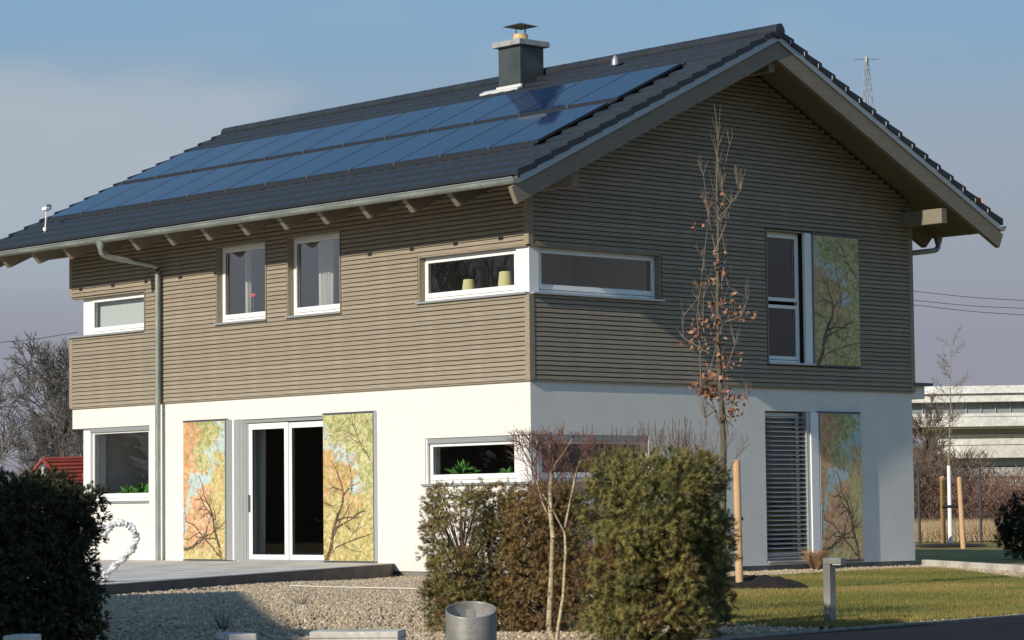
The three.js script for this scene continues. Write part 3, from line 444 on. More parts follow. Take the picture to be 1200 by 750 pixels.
// ---------------------------------------------------------------- terrace, rope, ring, small ground things
{
  const P = [[-12.4, .005], [-3.1, .005], [3.1, 10.08], [-1, 14], [-12.4, 9]];
  const shape = new THREE.Shape(P.map(([x, z]) => new THREE.Vector2(x, -z))), g = new THREE.ExtrudeGeometry(shape, { depth: .012, bevelEnabled: false }).rotateX(-Math.PI / 2).translate(0, .208, 0);
  const t = new THREE.Group(); t.name = 'terrace'; scene.add(t); tag(t, 'pale terrace slab with dark brown edge in front of the sliding door', 'terrace', null, 'structure');
  mesh(t, 'terrace_top', metreUV(g), M.concrete);
  mesh(t, 'terrace_edge', metreUV(new THREE.ExtrudeGeometry(new THREE.Shape(P.map(([x, z]) => new THREE.Vector2(x > -4 ? x - .012 : x, -z))), { depth: .4, bevelEnabled: false }).rotateX(-Math.PI / 2).translate(0, -.194, 0)), M.terraceEdge);
}
{ // heart wound with crumpled silver ribbon
  const p = onY(128, 682.5, .221), k = .0229, pts = []; for (let i = 0; i < 80; i++) { const t = i / 80 * 6.28319 + .02; pts.push(new THREE.Vector3(16 * Math.sin(t) ** 3 * k, (13 * Math.cos(t) - 5 * Math.cos(2 * t) - 2 * Math.cos(3 * t) - Math.cos(4 * t) + 17) * k + .035, 0)); }
  const cv = new THREE.CatmullRomCurve3(pts, true), g = new THREE.TubeGeometry(cv, 240, .036, 12, true), a = g.attributes.position;
  for (let i = 0; i <= 240; i++) { const c = cv.getPointAt((i / 240) % 1); for (let j = 0; j <= 12; j++) { const n = i * 13 + j, w = 1 + .34 * Math.sin(j * 1.047 + i * .42) + .2 * Math.sin(i * 1.31 + j * .5236) + .12 * Math.sin(i * 2.7 - j * 1.047); a.setXYZ(n, c.x + (a.getX(n) - c.x) * w, c.y + (a.getY(n) - c.y) * w, a.getZ(n) * w); } }
  const q = g.toNonIndexed(); q.computeVertexNormals(); q.rotateY(.9);
  const t = thing('heart_wreath', 'heart shaped wreath wound with crumpled white and silver ribbon standing on the terrace', 'sculpture', [p.x - .12, .221, p.z - .02]); mesh(t, 'wound_heart', metreUV(q), phys([.72, .71, .70], { roughness: .42, metalness: .3 })); mesh(t, 'stand', rbox(-.09, .09, 0, .018, -.09, .09, .004), M.galv); mesh(t, 'stem', bar([0, .01, 0], [0, .06, 0], .012), M.galv);
}
tag(mesh(scene, 'guide_rope', tube([[2.09, .118, 5.98], [3.2, .116, 6.0], [4.0, .116, 5.94], [4.9, .116, 5.93], [6, .116, 6.1]], .009, 60, 6), std([.62, .57, .5])), 'pale rope laid straight across the gravel bed', 'rope');
function tuft(name, pos, n, h, spread, cols, seed, label, group, w = .004) {
  const rd = rng(seed), P = [], C = []; for (let i = 0; i < n; i++) { const a = rd() * 6.283, r0 = rd() * .04, l = h * (.5 + .6 * rd()), o = spread * (.3 + rd()), bx = Math.cos(a) * r0, bz = Math.sin(a) * r0, mx = bx + Math.cos(a) * o * .4, mz = bz + Math.sin(a) * o * .4, ex = bx + Math.cos(a) * o, ez = bz + Math.sin(a) * o, sx = -Math.sin(a + 1) * w, sz = Math.cos(a + 1) * w; P.push(bx - sx, 0, bz - sz, bx + sx, 0, bz + sz, mx, l * .7, mz, mx - sx, l * .7, mz - sz, mx + sx, l * .7, mz + sz, ex, l * (.85 + .15 * rd()), ez); const c = cols[Math.floor(rd() * cols.length)]; for (let k = 0; k < 6; k++) C.push(...c); }
  const g = new THREE.BufferGeometry(); g.setAttribute('position', new THREE.Float32BufferAttribute(P, 3)); g.setAttribute('color', new THREE.Float32BufferAttribute(C, 3)); g.computeVertexNormals();
  const t = thing(name, label, 'plant', pos, group); mesh(t, 'blades', g, M.veg); return t;
}
for (const [k, [u, v, n, h]] of [[352, 712, 26, .2], [262, 736, 40, .3], [468, 709, 18, .12], [500, 719, 22, .2]].entries()) { const p = onY(u, v, .06); tuft('gravel_plant', [p.x, groundH(p.x, p.z) + .005, p.z], n, h, h * .8, [[.13, .12, .06], [.2, .15, .08], [.08, .09, .05]], 200 + k, ['thin grassy weed standing in lit gravel before the terrace edge', 'spreading dark tuft in the shaded gravel', 'tiny dry weed in the gravel beside the rope', 'small dry weed in gravel beside the trimmed pine shrub'][k]); }
tuft('ornamental_grass', [.36, .02, -5.72], 520, .34, .24, [[.42, .24, .12], [.5, .3, .16], [.36, .2, .1]], 300, 'dry orange ornamental grass below the venetian blind', null, .006);
const MOUND = onY(878, 697);
{ const p = MOUND; const g = new THREE.SphereGeometry(.66, 48, 16, 0, 6.283, 0, 1.5), a = g.attributes.position; for (let i = 0; i < a.count; i++) a.setXYZ(i, a.getX(i) * (1 + .25 * (vnoise(a.getX(i) * 7 + 9, a.getZ(i) * 7 + 9, 64, 5) - .5)), Math.max(-.02, a.getY(i) * .30 + .06 * (vnoise(a.getX(i) * 15 + 20, a.getZ(i) * 15 + 20, 64, 6) - .5)), a.getZ(i) * 1.05); g.computeVertexNormals(); tag(mesh(scene, 'mulch_mound', metreUV(g.translate(p.x + .02, .02, p.z)), M.soil), 'dark mulch mound round the foot of the young columnar tree', 'mulch', null, 'stuff'); }
{ // bollard light: post with a head that turns out to one side
  const p = onY(973, 733), t = thing('bollard_light', 'grey angular bollard light standing in the lawn', 'bollard', [p.x, 0, p.z]); 
  mesh(t, 'post', rbox(-.039, .039, -.02, .53, -.039, .039, .004), M.steel); mesh(t, 'head', rbox(-.039, .165, .532, .585, -.039, .039, .004), M.steel); mesh(t, 'lens', rbox(.06, .155, .524, .5315, -.03, .03, .002), M.pvc);
}
{ // litter bin
  const p = atDepth(552, 714, 19), t = thing('litter_bin', 'open grey steel cylinder bin beside the trimmed pine shrubs', 'bin', [p.x, -.38, p.z]), r = .181, h = p.y + .38;
  const back = new THREE.Vector3(-FW.x, 0, -FW.z).normalize(), slant = (g) => { const a = g.attributes.position; for (let i = 0; i < a.count; i++) if (a.getY(i) > h * .5) a.setY(i, a.getY(i) - .29 * (a.getX(i) * back.x + a.getZ(i) * back.z)); g.computeVertexNormals(); return g; };   // the top is cut at a slant
  mesh(t, 'cylinder', metreUV(slant(new THREE.LatheGeometry([[r - .004, 0], [r, .01], [r, h * .5 + .01], [r, h - .006], [r - .003, h], [r - .008, h], [r - .01, h - .006], [r - .01, h * .5 + .01], [r - .01, .03], [0, .03]].map((q) => new THREE.Vector2(...q)), 64))), M.steel);
  const tab = rbox(-.034, .034, h - .2, h + .005, -.004, .004, .003); tab.rotateY(Math.atan2(back.x, back.z)); mesh(t, 'stub_plate', tab.translate(back.x * (r - .03), 0, back.z * (r - .03)), M.steel);
  mesh(t, 'inner_liner', metreUV(slant(new THREE.CylinderGeometry(r - .014, r - .014, h - .04, 48, 3, true).translate(0, h / 2 + .01, 0))), M.steel);
}
for (const [u0, u1, v, d, w, label] of [[250, 303, 742, 18.5, .2, 'narrow pale concrete block set low beside the gravel'], [367, 472, 739, 18.8, .35, 'long pale concrete block with a flat top by the gravel'], [10, 42, 744, 18.6, .3, 'low concrete block in front of the dark bush']]) {
  const a = atDepth(u0, v, d), b = atDepth(u1, v, d), t = thing('concrete_block', label, 'block', [(a.x + b.x) / 2, groundH((a.x + b.x) / 2, (a.z + b.z) / 2) - .02, (a.z + b.z) / 2]), len = Math.hypot(a.x - b.x, a.z - b.z), h = a.y - t.position.y;
  mesh(t, 'block', rbox(-len / 2, len / 2, 0, h, -w / 2, w / 2, .012), M.concrete); mesh(t, 'joint_cap', rbox(-len / 2 - .004, len / 2 + .004, h - .05, h - .044, -w / 2 - .002, w / 2 + .002, .002), M.plinth); t.rotation.y = u0 === 250 ? -.3 : .72;
}
{ // low concrete wall between gravel strip and back lawn
  const a = [.2, -8.62], b = [9.2, -2.75], n = 9, L2 = Math.hypot(b[0] - a[0], b[1] - a[1]), t = thing('low_garden_wall', 'low grey concrete garden wall behind the gravel strip', 'garden wall', [a[0], 0, a[1]]);
  for (let k = 0; k < n; k++) mesh(t, 'wall_block', rbox(k * L2 / n + .003, (k + 1) * L2 / n - .003, -.2, .115, -.06, .06, .008), M.concrete); t.rotation.y = -Math.atan2(b[1] - a[1], b[0] - a[0]);
}

// ---------------------------------------------------------------- gravel stones and grass
{
  const rd = rng(17), g = new THREE.IcosahedronGeometry(1, 0), N = 64000, im = new THREE.InstancedMesh(g, std([1, 1, 1], { roughness: .95 }), N); im.name = 'gravel'; const m = new THREE.Matrix4(), q = new THREE.Quaternion(), e = new THREE.Euler(), c = new THREE.Color(); let k = 0, tries = 0;
  while (k < N && tries++ < 2e6) {
    const near = rd() < .78, x = near ? lerp(-3.2, 13.6, rd()) : lerp(0, 10, rd()), z = near ? lerp(-.2, 15, rd()) : lerp(-8.7, -.2, rd());
    if (!inPoly(gravelPoly, x, z) || inPoly(lawnPoly, x, z) || (x < 0 && z < 0)) continue;
    const s = .009 + .014 * rd() * rd() + .004; e.set(rd() * 6, rd() * 6, rd() * 6); q.setFromEuler(e); m.compose(new THREE.Vector3(x, groundH(x, z) + .008 + s * .3, z), q, new THREE.Vector3(s * (1 + rd() * .5), s * .75, s)); im.setMatrixAt(k, m);
    const v = .22 + .30 * rd() * rd() + .08 * rd(), w = rd(); im.setColorAt(k, c.setRGB(v * (1.16 + .12 * w), v * (.96 + .03 * w), v * (.73 - .1 * w))); k++;
  }
  im.count = k; scene.add(im); tag(im, 'loose beige and grey gravel stones', 'gravel', null, 'stuff');
}
{
  const rd = rng(23), P = []; for (let i = 0; i < 6; i++) { const a = rd() * 6.283, r = rd() * .02, x = Math.cos(a) * r, z = Math.sin(a) * r, w = .003, t = a + 1.2 * rd(), hh = .6 + .5 * rd(); P.push(x - Math.sin(t) * w, 0, z + Math.cos(t) * w, x + Math.sin(t) * w, 0, z - Math.cos(t) * w, x + Math.cos(a) * .014, .034 * hh, z + Math.sin(a) * .014); }
  const g = new THREE.BufferGeometry(); g.setAttribute('position', new THREE.Float32BufferAttribute(P, 3)); g.computeVertexNormals();
  const N = 78000, im = new THREE.InstancedMesh(g, std([1, 1, 1], { roughness: .9, side: THREE.DoubleSide }), N); im.name = 'grass'; const m = new THREE.Matrix4(), q = new THREE.Quaternion(), up = new THREE.Vector3(0, 1, 0), c = new THREE.Color(); let k = 0;
  for (let tries = 0; k < N && tries < 1e6; tries++) {
    const x = lerp(1.4, 13.8, rd()), z = lerp(-7, 9.4, rd()); if (!inPoly(lawnPoly, x, z) || Math.hypot(x - MOUND.x, z - MOUND.z) < .68) continue;
    const n = fbm(x * .5 + 20, z * .5 + 20, 64, 4, 7), s = .7 + .7 * rd(); q.setFromAxisAngle(up, rd() * 6.283); m.compose(new THREE.Vector3(x, groundH(x, z) + .02, z), q, new THREE.Vector3(s, s * (.7 + .6 * n), s)); im.setMatrixAt(k, m);
    const b = sstep(.35, .7, n + (rd() - .5) * .35); im.setColorAt(k, c.setRGB(lerp(.15, .29, b) * (.8 + .4 * rd()), lerp(.155, .225, b) * (.8 + .4 * rd()), lerp(.035, .07, b))); k++;
  }
  im.count = k; scene.add(im); tag(im, 'short winter grass on the lawn', 'grass', null, 'stuff');
}

// ---------------------------------------------------------------- vegetation
function needles(list, sec) { const g = new THREE.BufferGeometry(); g.setAttribute('position', new THREE.Float32BufferAttribute(list, 3)); g.setAttribute('color', new THREE.Float32BufferAttribute(sec, 3)); g.computeVertexNormals(); return g; }
// an evergreen shrub: shoots through the outer part of the body, each a brush of needles; body(dir, r) gives the radius per direction
function pineShrub(name, label, pos, size, { shoots = 900, per = 34, len = .055, wid = .0016, cols, brown = .15, boxy = .5, seed = 1, gaps = 0, group, inner = .45, tilt = .5, rad = .1, perClump = 16 }) {
  const t = thing(name, label, 'shrub', pos, group), rd = rng(seed), P = [], C = [], [sx, sy, sz] = size, stems = [];
  // clumps sit in the outer part of a super-ellipsoid; shoots stand out from the middle of each clump
  const clumps = [], want = Math.round(shoots / perClump);
  for (let tries = 0; clumps.length < want && tries < want * 40; tries++) {
    const a = rd() * 6.283, h = rd(), q = 2 + boxy * 3, pp = 2 + boxy * 9, ca = Math.cos(a), sa = Math.sin(a), nrm = Math.pow(Math.abs(ca) ** q + Math.abs(sa) ** q, -1 / q) * Math.max(.3, Math.pow(Math.max(0, 1 - Math.abs(2 * h - 1) ** pp), 1 / pp));
    const l = .86 + .28 * fbm(ca * 1.6 + 31 + pos[0], h * sy * 2.2 + sa * 1.6 + 31, 256, 3, seed + 3), rr = Math.sqrt(lerp(h > .9 ? 0 : inner * inner, 1, rd())), k = nrm * l * rr, d = [ca, 2 * h - 1, sa], c = [ca * k * (sx - rad * .5), lerp(rad * .6, sy - rad * .8, h) + (h > .8 ? (l - 1) * .3 : 0), sa * k * (sz - rad * .5)];
    if (c[1] < rad * .4) continue; if (gaps && c[1] > .4 && fbm(c[0] * 5 + 17, c[1] * 5 + c[2] * 4 + 17, 256, 2, seed + 9) < gaps) continue;
    const o = new THREE.Vector3(d[0] / sx, d[1] / sy * .8 + tilt / sy, d[2] / sz).normalize(); clumps.push([c, o, rad * (.65 + .7 * rd()), rd() < brown]);
  }
  for (const [c, o, R, old] of clumps) {
    stems.push(c);
    const n = Math.round(perClump * (R / rad) ** 2), cb0 = cols[Math.floor(rd() * cols.length)];
    for (let k = 0; k < n; k++) {
      const w = new THREE.Vector3(rd() - .5, rd() - .5, rd() - .5).normalize().addScaledVector(o, .55).normalize(), f0 = Math.cbrt(.25 + .75 * rd()), x = c[0] + w.x * R * f0, y = c[1] + w.y * R * f0, z = c[2] + w.z * R * f0; if (y < .01) continue;
      const dir = w.clone().add(new THREE.Vector3(rd() - .5, rd() - .3, rd() - .5).multiplyScalar(.7)).normalize(), e1 = new THREE.Vector3(-dir.z, .3, dir.x).cross(dir).normalize(), e2 = dir.clone().cross(e1), sl = len * (.7 + .6 * rd()), cb = old ? [.20, .12, .05] : rd() < .7 ? cb0 : cols[Math.floor(rd() * cols.length)];
      for (let i = 0; i < per; i++) {
        const f = rd(), an = rd() * 6.283, sp = .55 + .35 * rd(), bx = x + dir.x * sl * f, by = y + dir.y * sl * f, bz = z + dir.z * sl * f, nl = len * (.7 + .5 * rd()), cx = Math.cos(an), sy2 = Math.sin(an);
        const nn = [0, 1, 2].map((q) => dir.getComponent(q) * (1 - sp * .5) + (e1.getComponent(q) * cx + e2.getComponent(q) * sy2) * sp), oo = [0, 1, 2].map((q) => (e1.getComponent(q) * -sy2 + e2.getComponent(q) * cx) * wid);
        P.push(bx - oo[0], by - oo[1], bz - oo[2], bx + oo[0], by + oo[1], bz + oo[2], bx + nn[0] * nl, by + nn[1] * nl, bz + nn[2] * nl);
        for (let q = 0; q < 3; q++) C.push(...cb);
      }
    }
  }
  mesh(t, 'crown', needles(P, C), M.veg);
  const gs = [bar([0, -.05, 0], [0, sy * .75, 0], .03, .012, 6)]; for (const s of stems.slice(0, 160)) { const y0 = Math.max(.03, s[1] * .55); gs.push(bar([0, y0, 0], s, .008, .003, 4)); } mesh(t, 'trunk', merge(gs), M.twig);
  return t;
}
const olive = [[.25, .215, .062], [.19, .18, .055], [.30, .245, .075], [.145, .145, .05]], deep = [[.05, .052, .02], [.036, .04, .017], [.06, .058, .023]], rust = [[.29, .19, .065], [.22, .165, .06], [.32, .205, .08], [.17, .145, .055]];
const groundAt = (p) => [p.x, groundH(p.x, p.z), p.z];
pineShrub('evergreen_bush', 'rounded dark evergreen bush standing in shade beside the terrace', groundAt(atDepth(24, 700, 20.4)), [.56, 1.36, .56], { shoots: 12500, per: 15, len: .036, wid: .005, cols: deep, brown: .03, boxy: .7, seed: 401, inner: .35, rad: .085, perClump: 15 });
pineShrub('trimmed_pine', 'slender trimmed pine with gaps that let the white wall show through', groundAt(onY(542, 743)), [.27, 1.24, .27], { shoots: 4300, per: 24, len: .034, wid: .0018, cols: olive, brown: .3, boxy: 1, seed: 452, gaps: .27, inner: .6, group: 'trimmed pines', rad: .06, perClump: 11 });
pineShrub('trimmed_pine', 'brownish trimmed pine standing behind the birch sapling', groundAt(onY(633, 742)), [.41, 1.26, .36], { shoots: 8200, per: 26, len: .034, wid: .0019, cols: rust, brown: .3, boxy: 1, seed: 403, gaps: .15, inner: .45, group: 'trimmed pines', rad: .065, perClump: 12 });
pineShrub('trimmed_pine', 'broad bushy green pine, the largest of the trimmed shrubs', groundAt(onY(766, 752)), [.475, 1.46, .46], { shoots: 8600, per: 34, len: .046, wid: .0021, cols: olive, brown: .12, boxy: 1, seed: 404, gaps: .14, inner: .45, group: 'trimmed pines', rad: .115, perClump: 30 });
pineShrub('trimmed_pine', 'dark green conifer tucked behind the broad bushy pine', groundAt(onY(828, 738)), [.17, 1.08, .22], { shoots: 1500, per: 26, len: .04, wid: .0019, cols: [[.07, .08, .033], [.05, .062, .028], [.09, .095, .04]], brown: .08, boxy: .6, seed: 405, inner: .4, group: 'trimmed pines', rad: .07, perClump: 12 });
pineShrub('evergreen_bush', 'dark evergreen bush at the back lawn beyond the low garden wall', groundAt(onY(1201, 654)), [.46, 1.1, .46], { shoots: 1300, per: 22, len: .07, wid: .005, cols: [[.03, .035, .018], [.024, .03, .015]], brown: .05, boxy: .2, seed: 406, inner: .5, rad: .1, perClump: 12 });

// bare branches: tapering frusta joined in one mesh
function frusta(segs, n = 5) {
  const pos = [], idx = []; for (const [a, b, r0, r1] of segs) {
    const d = new THREE.Vector3(b[0] - a[0], b[1] - a[1], b[2] - a[2]).normalize(), e = new THREE.Vector3(Math.abs(d.y) > .9 ? 1 : 0, Math.abs(d.y) > .9 ? 0 : 1, 0).cross(d).normalize(), f = d.clone().cross(e), s = pos.length / 3;
    for (const [p, r] of [[a, r0], [b, r1]]) for (let k = 0; k < n; k++) { const t = k / n * 6.283, c = Math.cos(t) * r, q = Math.sin(t) * r; pos.push(p[0] + e.x * c + f.x * q, p[1] + e.y * c + f.y * q, p[2] + e.z * c + f.z * q); }
    for (let k = 0; k < n; k++) { const i = s + k, j = s + (k + 1) % n; idx.push(i, i + n, j, j, i + n, j + n); }
  }
  const g = new THREE.BufferGeometry(); g.setAttribute('position', new THREE.Float32BufferAttribute(pos, 3)); g.setIndex(idx); g.computeVertexNormals(); return metreUV(g);
}
function grow(rd, p, d, len, r, lvl, o, out, tips) {
  const n = Math.max(3, Math.round(o.steps ?? 5)); let c = p.slice(), v = new THREE.Vector3(...d).normalize(), rr = r;
  for (let i = 0; i < n; i++) {
    v.add(new THREE.Vector3(rd() - .5, rd() - .5 + (o.lift ?? .12), rd() - .5).multiplyScalar(o.wig ?? .3)).normalize();
    const e = [c[0] + v.x * len / n, c[1] + v.y * len / n, c[2] + v.z * len / n], r1 = Math.max(o.rmin, rr * (i === n - 1 && lvl === 0 ? .5 : (o.taper ?? .86))); out[Math.min(lvl, out.length - 1)].push([c, e, rr, r1]); c = e; rr = r1;
    if (o.cap && c[1] > o.cap) { tips.push(c); return; }
    if (lvl > 0 && i >= (o.first ?? 1) - (lvl < o.levels ? 1 : 0)) { const m = o.kids + (rd() < .5 ? 1 : 0); for (let k = 0; k < m; k++) { const a = rd() * 6.283, sp = (o.spread ?? .7) * (.7 + .6 * rd()), side2 = new THREE.Vector3(Math.cos(a), 0, Math.sin(a)).cross(v); if (side2.lengthSq() < .01) continue; side2.normalize(); const w = v.clone().multiplyScalar(Math.cos(sp)).addScaledVector(side2, Math.sin(sp)); grow(rd, c, w.toArray(), len * (o.ratio ?? .5) * (.7 + .6 * rd()) * (1 - .45 * i / n), rr * (o.rratio ?? .55), lvl - 1, o, out, tips); } }
  }
  tips.push(c);
}
function bareTree(name, label, pos, h, o, group, mats = [M.greyTwig, M.bark]) {
  const t = thing(name, label, 'tree', pos, group), rd = rng(o.seed), out = Array.from({ length: o.levels + 1 }, () => []), tips = [];
  grow(rd, [0, -.1, 0], o.dir ?? [0, 1, 0], h, o.r, o.levels, o, out, tips);
  mesh(t, 'trunk', frusta(out[o.levels], 7), mats[1]); mesh(t, 'crown', frusta(out.slice(0, o.levels).flat(), 4), mats[0]); return t;
}
// columnar young tree with a few brown leaves kept
{
  const base = onY(846, 699), t = thing('columnar_tree', 'slim columnar young tree with a few brown leaves against the gable', 'tree', [base.x, 0, base.z]), rd = rng(52), segs = [], fine = [], tips = [];
  const px = (u, v) => { const p = atDepth(u, v, 31.55); return [p.x - base.x, p.y, p.z - base.z]; };
  const off = (p, s) => [p[0] + (rd() - .5) * s, p[1], p[2] + (rd() - .5) * s];
  const trunk = [[846, 700], [847, 600], [848, 520], [845, 470], [842, 410], [841, 340], [842, 270], [840, 205], [842, 160], [837, 122]].map(([u, v]) => px(u, v)), R = [.045, .042, .036, .031, .026, .02, .015, .011, .008, .004];
  for (let i = 0; i < trunk.length - 1; i++) segs.push([trunk[i], trunk[i + 1], R[i], R[i + 1]]);
  const limb = (list, r, s) => { const q = list.map(([u, v]) => off(px(u, v), s)); for (let i = 0; i < q.length - 1; i++) fine.push([q[i], q[i + 1], r * (1 - i / q.length * .8), r * (1 - (i + 1) / q.length * .8)]); return q; };
  const limbs = [[[845, 470], [828, 455], [820, 415], [821, 370], [820, 320], [824, 258], [822, 246]], [[847, 500], [838, 470], [836, 440], [832, 380], [826, 340], [824, 300]], [[843, 400], [852, 380], [860, 372], [872, 350], [866, 335]], [[844, 440], [854, 405], [858, 380]], [[842, 330], [848, 300], [852, 260], [857, 222], [858, 215]], [[841, 340], [836, 300], [835, 250], [834, 205]], [[841, 300], [846, 260], [848, 210], [846, 170]], [[820, 415], [810, 395], [803, 370], [806, 350]], [[822, 400], [815, 380], [812, 350]], [[832, 480], [826, 490], [818, 460]], [[848, 510], [858, 480], [866, 465]], [[846, 490], [840, 505], [826, 470], [822, 458]], [[842, 260], [849, 240], [852, 225]]];
  for (const l of limbs) { const q = limb(l, .0095, .25); for (let k = 0; k < 16; k++) { const p = q[1 + Math.floor(rd() * (q.length - 1))], e = [p[0] + (rd() - .5) * .16, p[1] + .06 + rd() * .22, p[2] + (rd() - .5) * .16], m = p.map((c, i) => lerp(c, e[i], .5) + (i === 1 ? 0 : (rd() - .5) * .05)); fine.push([p, m, .0035, .003], [m, e, .003, .0018]); tips.push(e); } }
  for (let k = 0; k < 60; k++) { const i = 3 + Math.floor(rd() * 5), p = trunk[i].map((c, q) => lerp(c, trunk[i + 1][q], rd())), e = [p[0] + (rd() - .5) * .2, p[1] + .1 + rd() * .28, p[2] + (rd() - .5) * .2]; fine.push([p, e, .0035, .0018]); tips.push(e); }
  mesh(t, 'trunk', frusta(segs, 8), std([.17, .145, .10], { roughness: .9, map: scaled(patchTex, .3) })); mesh(t, 'branches', frusta(fine, 5), std([.19, .15, .115], { roughness: .9 }));
  const P = [], C = []; const spots = [[818, 262, 8, 14], [824, 330, 9, 16], [822, 385, 14, 46], [830, 375, 10, 26], [810, 405, 9, 18], [850, 352, 13, 22], [838, 357, 6, 12], [868, 368, 8, 22], [852, 420, 14, 44], [840, 400, 9, 22], [836, 440, 8, 30], [828, 455, 13, 60], [836, 460, 10, 40], [862, 466, 9, 44], [855, 484, 9, 46], [843, 300, 12, 18], [840, 230, 12, 14], [845, 320, 8, 14]];
  for (const [u, v, r, n] of spots) for (let i = 0; i < n; i++) { const a = rd() * 6.283, k = Math.sqrt(rd()) * r, c = off(px(u + Math.cos(a) * k, v + Math.sin(a) * k * .8), .2), d1 = new THREE.Vector3(rd() - .5, rd() - .7, rd() - .5).normalize(), d2 = new THREE.Vector3(rd() - .5, rd() - .5, rd() - .5).cross(d1).normalize(), l = .035 + .035 * rd(), w = l * .42, A = c, B = [c[0] + d1.x * l * .5 + d2.x * w, c[1] + d1.y * l * .5 + d2.y * w, c[2] + d1.z * l * .5 + d2.z * w], E = [c[0] + d1.x * l, c[1] + d1.y * l, c[2] + d1.z * l], F = [c[0] + d1.x * l * .5 - d2.x * w + .008, c[1] + d1.y * l * .5 - d2.y * w, c[2] + d1.z * l * .5 - d2.z * w]; P.push(...A, ...B, ...E, ...A, ...E, ...F); const col = [[.36, .17, .09], [.28, .12, .065], [.42, .23, .14], [.20, .09, .05]][Math.floor(rd() * 4)]; for (let q = 0; q < 6; q++) C.push(...col); }
  mesh(t, 'leaves', needles(P, C), M.veg);
  const st = thing('tree_stake', 'round wooden stake tied to the columnar young tree', 'stake', [onY(867, 699).x, 0, onY(867, 699).z]), s0 = onY(867, 699), s1 = atDepth(863, 540, 31.5); mesh(st, 'pole', bar([0, -.1, 0], [s1.x - s0.x, s1.y, s1.z - s0.z], .046, .043, 14), M.stake); const sa = atDepth(866, 608, 31.45), sb = atDepth(846, 608, 31.5); mesh(st, 'strap', merge([bar([sa.x - s0.x, sa.y, sa.z - s0.z], [sb.x - s0.x, sb.y, sb.z - s0.z], .018), cyl(sa.x - s0.x, sa.y - .02, sa.y + .02, sa.z - s0.z, .05)]), M.strap);
}
// birch sapling with a clipped twiggy head
{
  const D0 = 20.9, base = atDepth(651, 756, D0), t = thing('birch_sapling', 'white barked young birch with reddish twigs in front of the pines', 'tree', [base.x, 0, base.z]), rd = rng(61), segs = [], fine = [], px = (u, v, j = 0) => { const p = atDepth(u, v, D0 + j); return [p.x - base.x, p.y, p.z - base.z]; };
  const run = (l, r0, r1, dst) => { const q = l.map(([u, v], i) => px(u, v, (rd() - .5) * .12 * Math.min(1, i))); for (let i = 0; i < q.length - 1; i++) dst.push([q[i], q[i + 1], lerp(r0, r1, i / (q.length - 1)), lerp(r0, r1, (i + 1) / (q.length - 1))]); return q; };
  const A = run([[651, 758], [643, 735], [645, 700], [647, 660], [648, 630], [645, 600], [645, 575], [647, 555]], .024, .016, segs), B2 = run([[652, 756], [655, 730], [660, 700], [663, 650], [662, 618], [668, 590], [674, 560], [680, 540]], .016, .008, segs);
  const li = [run([[646, 612], [636, 590], [628, 560], [624, 545]], .009, .004, segs), run([[647, 555], [651, 543], [659, 533], [666, 522], [671, 514]], .010, .003, segs), run([[647, 560], [643, 540], [645, 520]], .012, .005, segs), run([[662, 625], [648, 598], [630, 570]], .008, .004, segs)];
  for (const q of [...li, A.slice(-3), B2.slice(-3)]) for (let k = 0; k < 9; k++) { const p = q[Math.floor(rd() * q.length)]; const out = [[], [], []]; grow(rd, p, [rd() - .5, .45 + rd() * .5, rd() - .5], .22 + .22 * rd(), .0042, 2, { levels: 2, kids: 1, spread: .6, ratio: .6, rratio: .7, rmin: .0013, wig: .45, steps: 4, lift: .1, taper: .84, cap: px(650, 508)[1] + .02 * rd() }, out, []); fine.push(...out.flat()); }
  mesh(t, 'trunk', frusta(segs, 8), std([.62, .57, .46], { roughness: .8, map: scaled(tex(256, (u, v) => { const n = fbm(u * 8, v * 20, 40, 3, 201), m = fbm(u * 5, v * 5, 10, 3, 205), q = lerp(.95, .5, sstep(.55, .72, n) * .8) * (.85 + .3 * (m - .2)); return [q, q * .95, q * .84]; }), .25) })); mesh(t, 'twigs', frusta(fine, 4), std([.19, .095, .07], { roughness: .9 }));
}
// dense leafless shrub behind the broad pine and one before the low window
function twigShrub(label, u, vTop, dep, wpx, seed, n, col) {
  const b = onY(u, 720); const c = atDepth(u, 700, dep), t = thing('twig_shrub', label, 'shrub', [c.x, groundH(c.x, c.z), c.z]), rd = rng(seed), fine = [], cap = atDepth(u, vTop, dep).y, R = wpx * dep / 3141; void b;
  for (let k = 0; k < n; k++) { const a = rd() * 6.283, out = [[], [], []], r = Math.sqrt(rd()) * R * .35; grow(rd, [Math.cos(a) * r, -.05, Math.sin(a) * r], [Math.cos(a) * R * .62, cap, Math.sin(a) * R * .62], cap * 1.12, .010, 2, { levels: 2, kids: 1, spread: .5, ratio: .32, rratio: .6, rmin: .0014, wig: .22, steps: 7, lift: .2, taper: .86, cap: cap + (rd() - .5) * .06, first: 3 }, out, []); fine.push(...out.flat()); }
  mesh(t, 'stems', frusta(fine, 4), std(col, { roughness: .9 }));
}
twigShrub('leafless reddish shrub rising behind the broad bushy pine', 800, 508, 23.4, 56, 71, 22, [.15, .09, .07]);
twigShrub('leafless dark red shrub before the low gable window', 708, 517, 24.5, 52, 72, 17, [.14, .07, .06]);

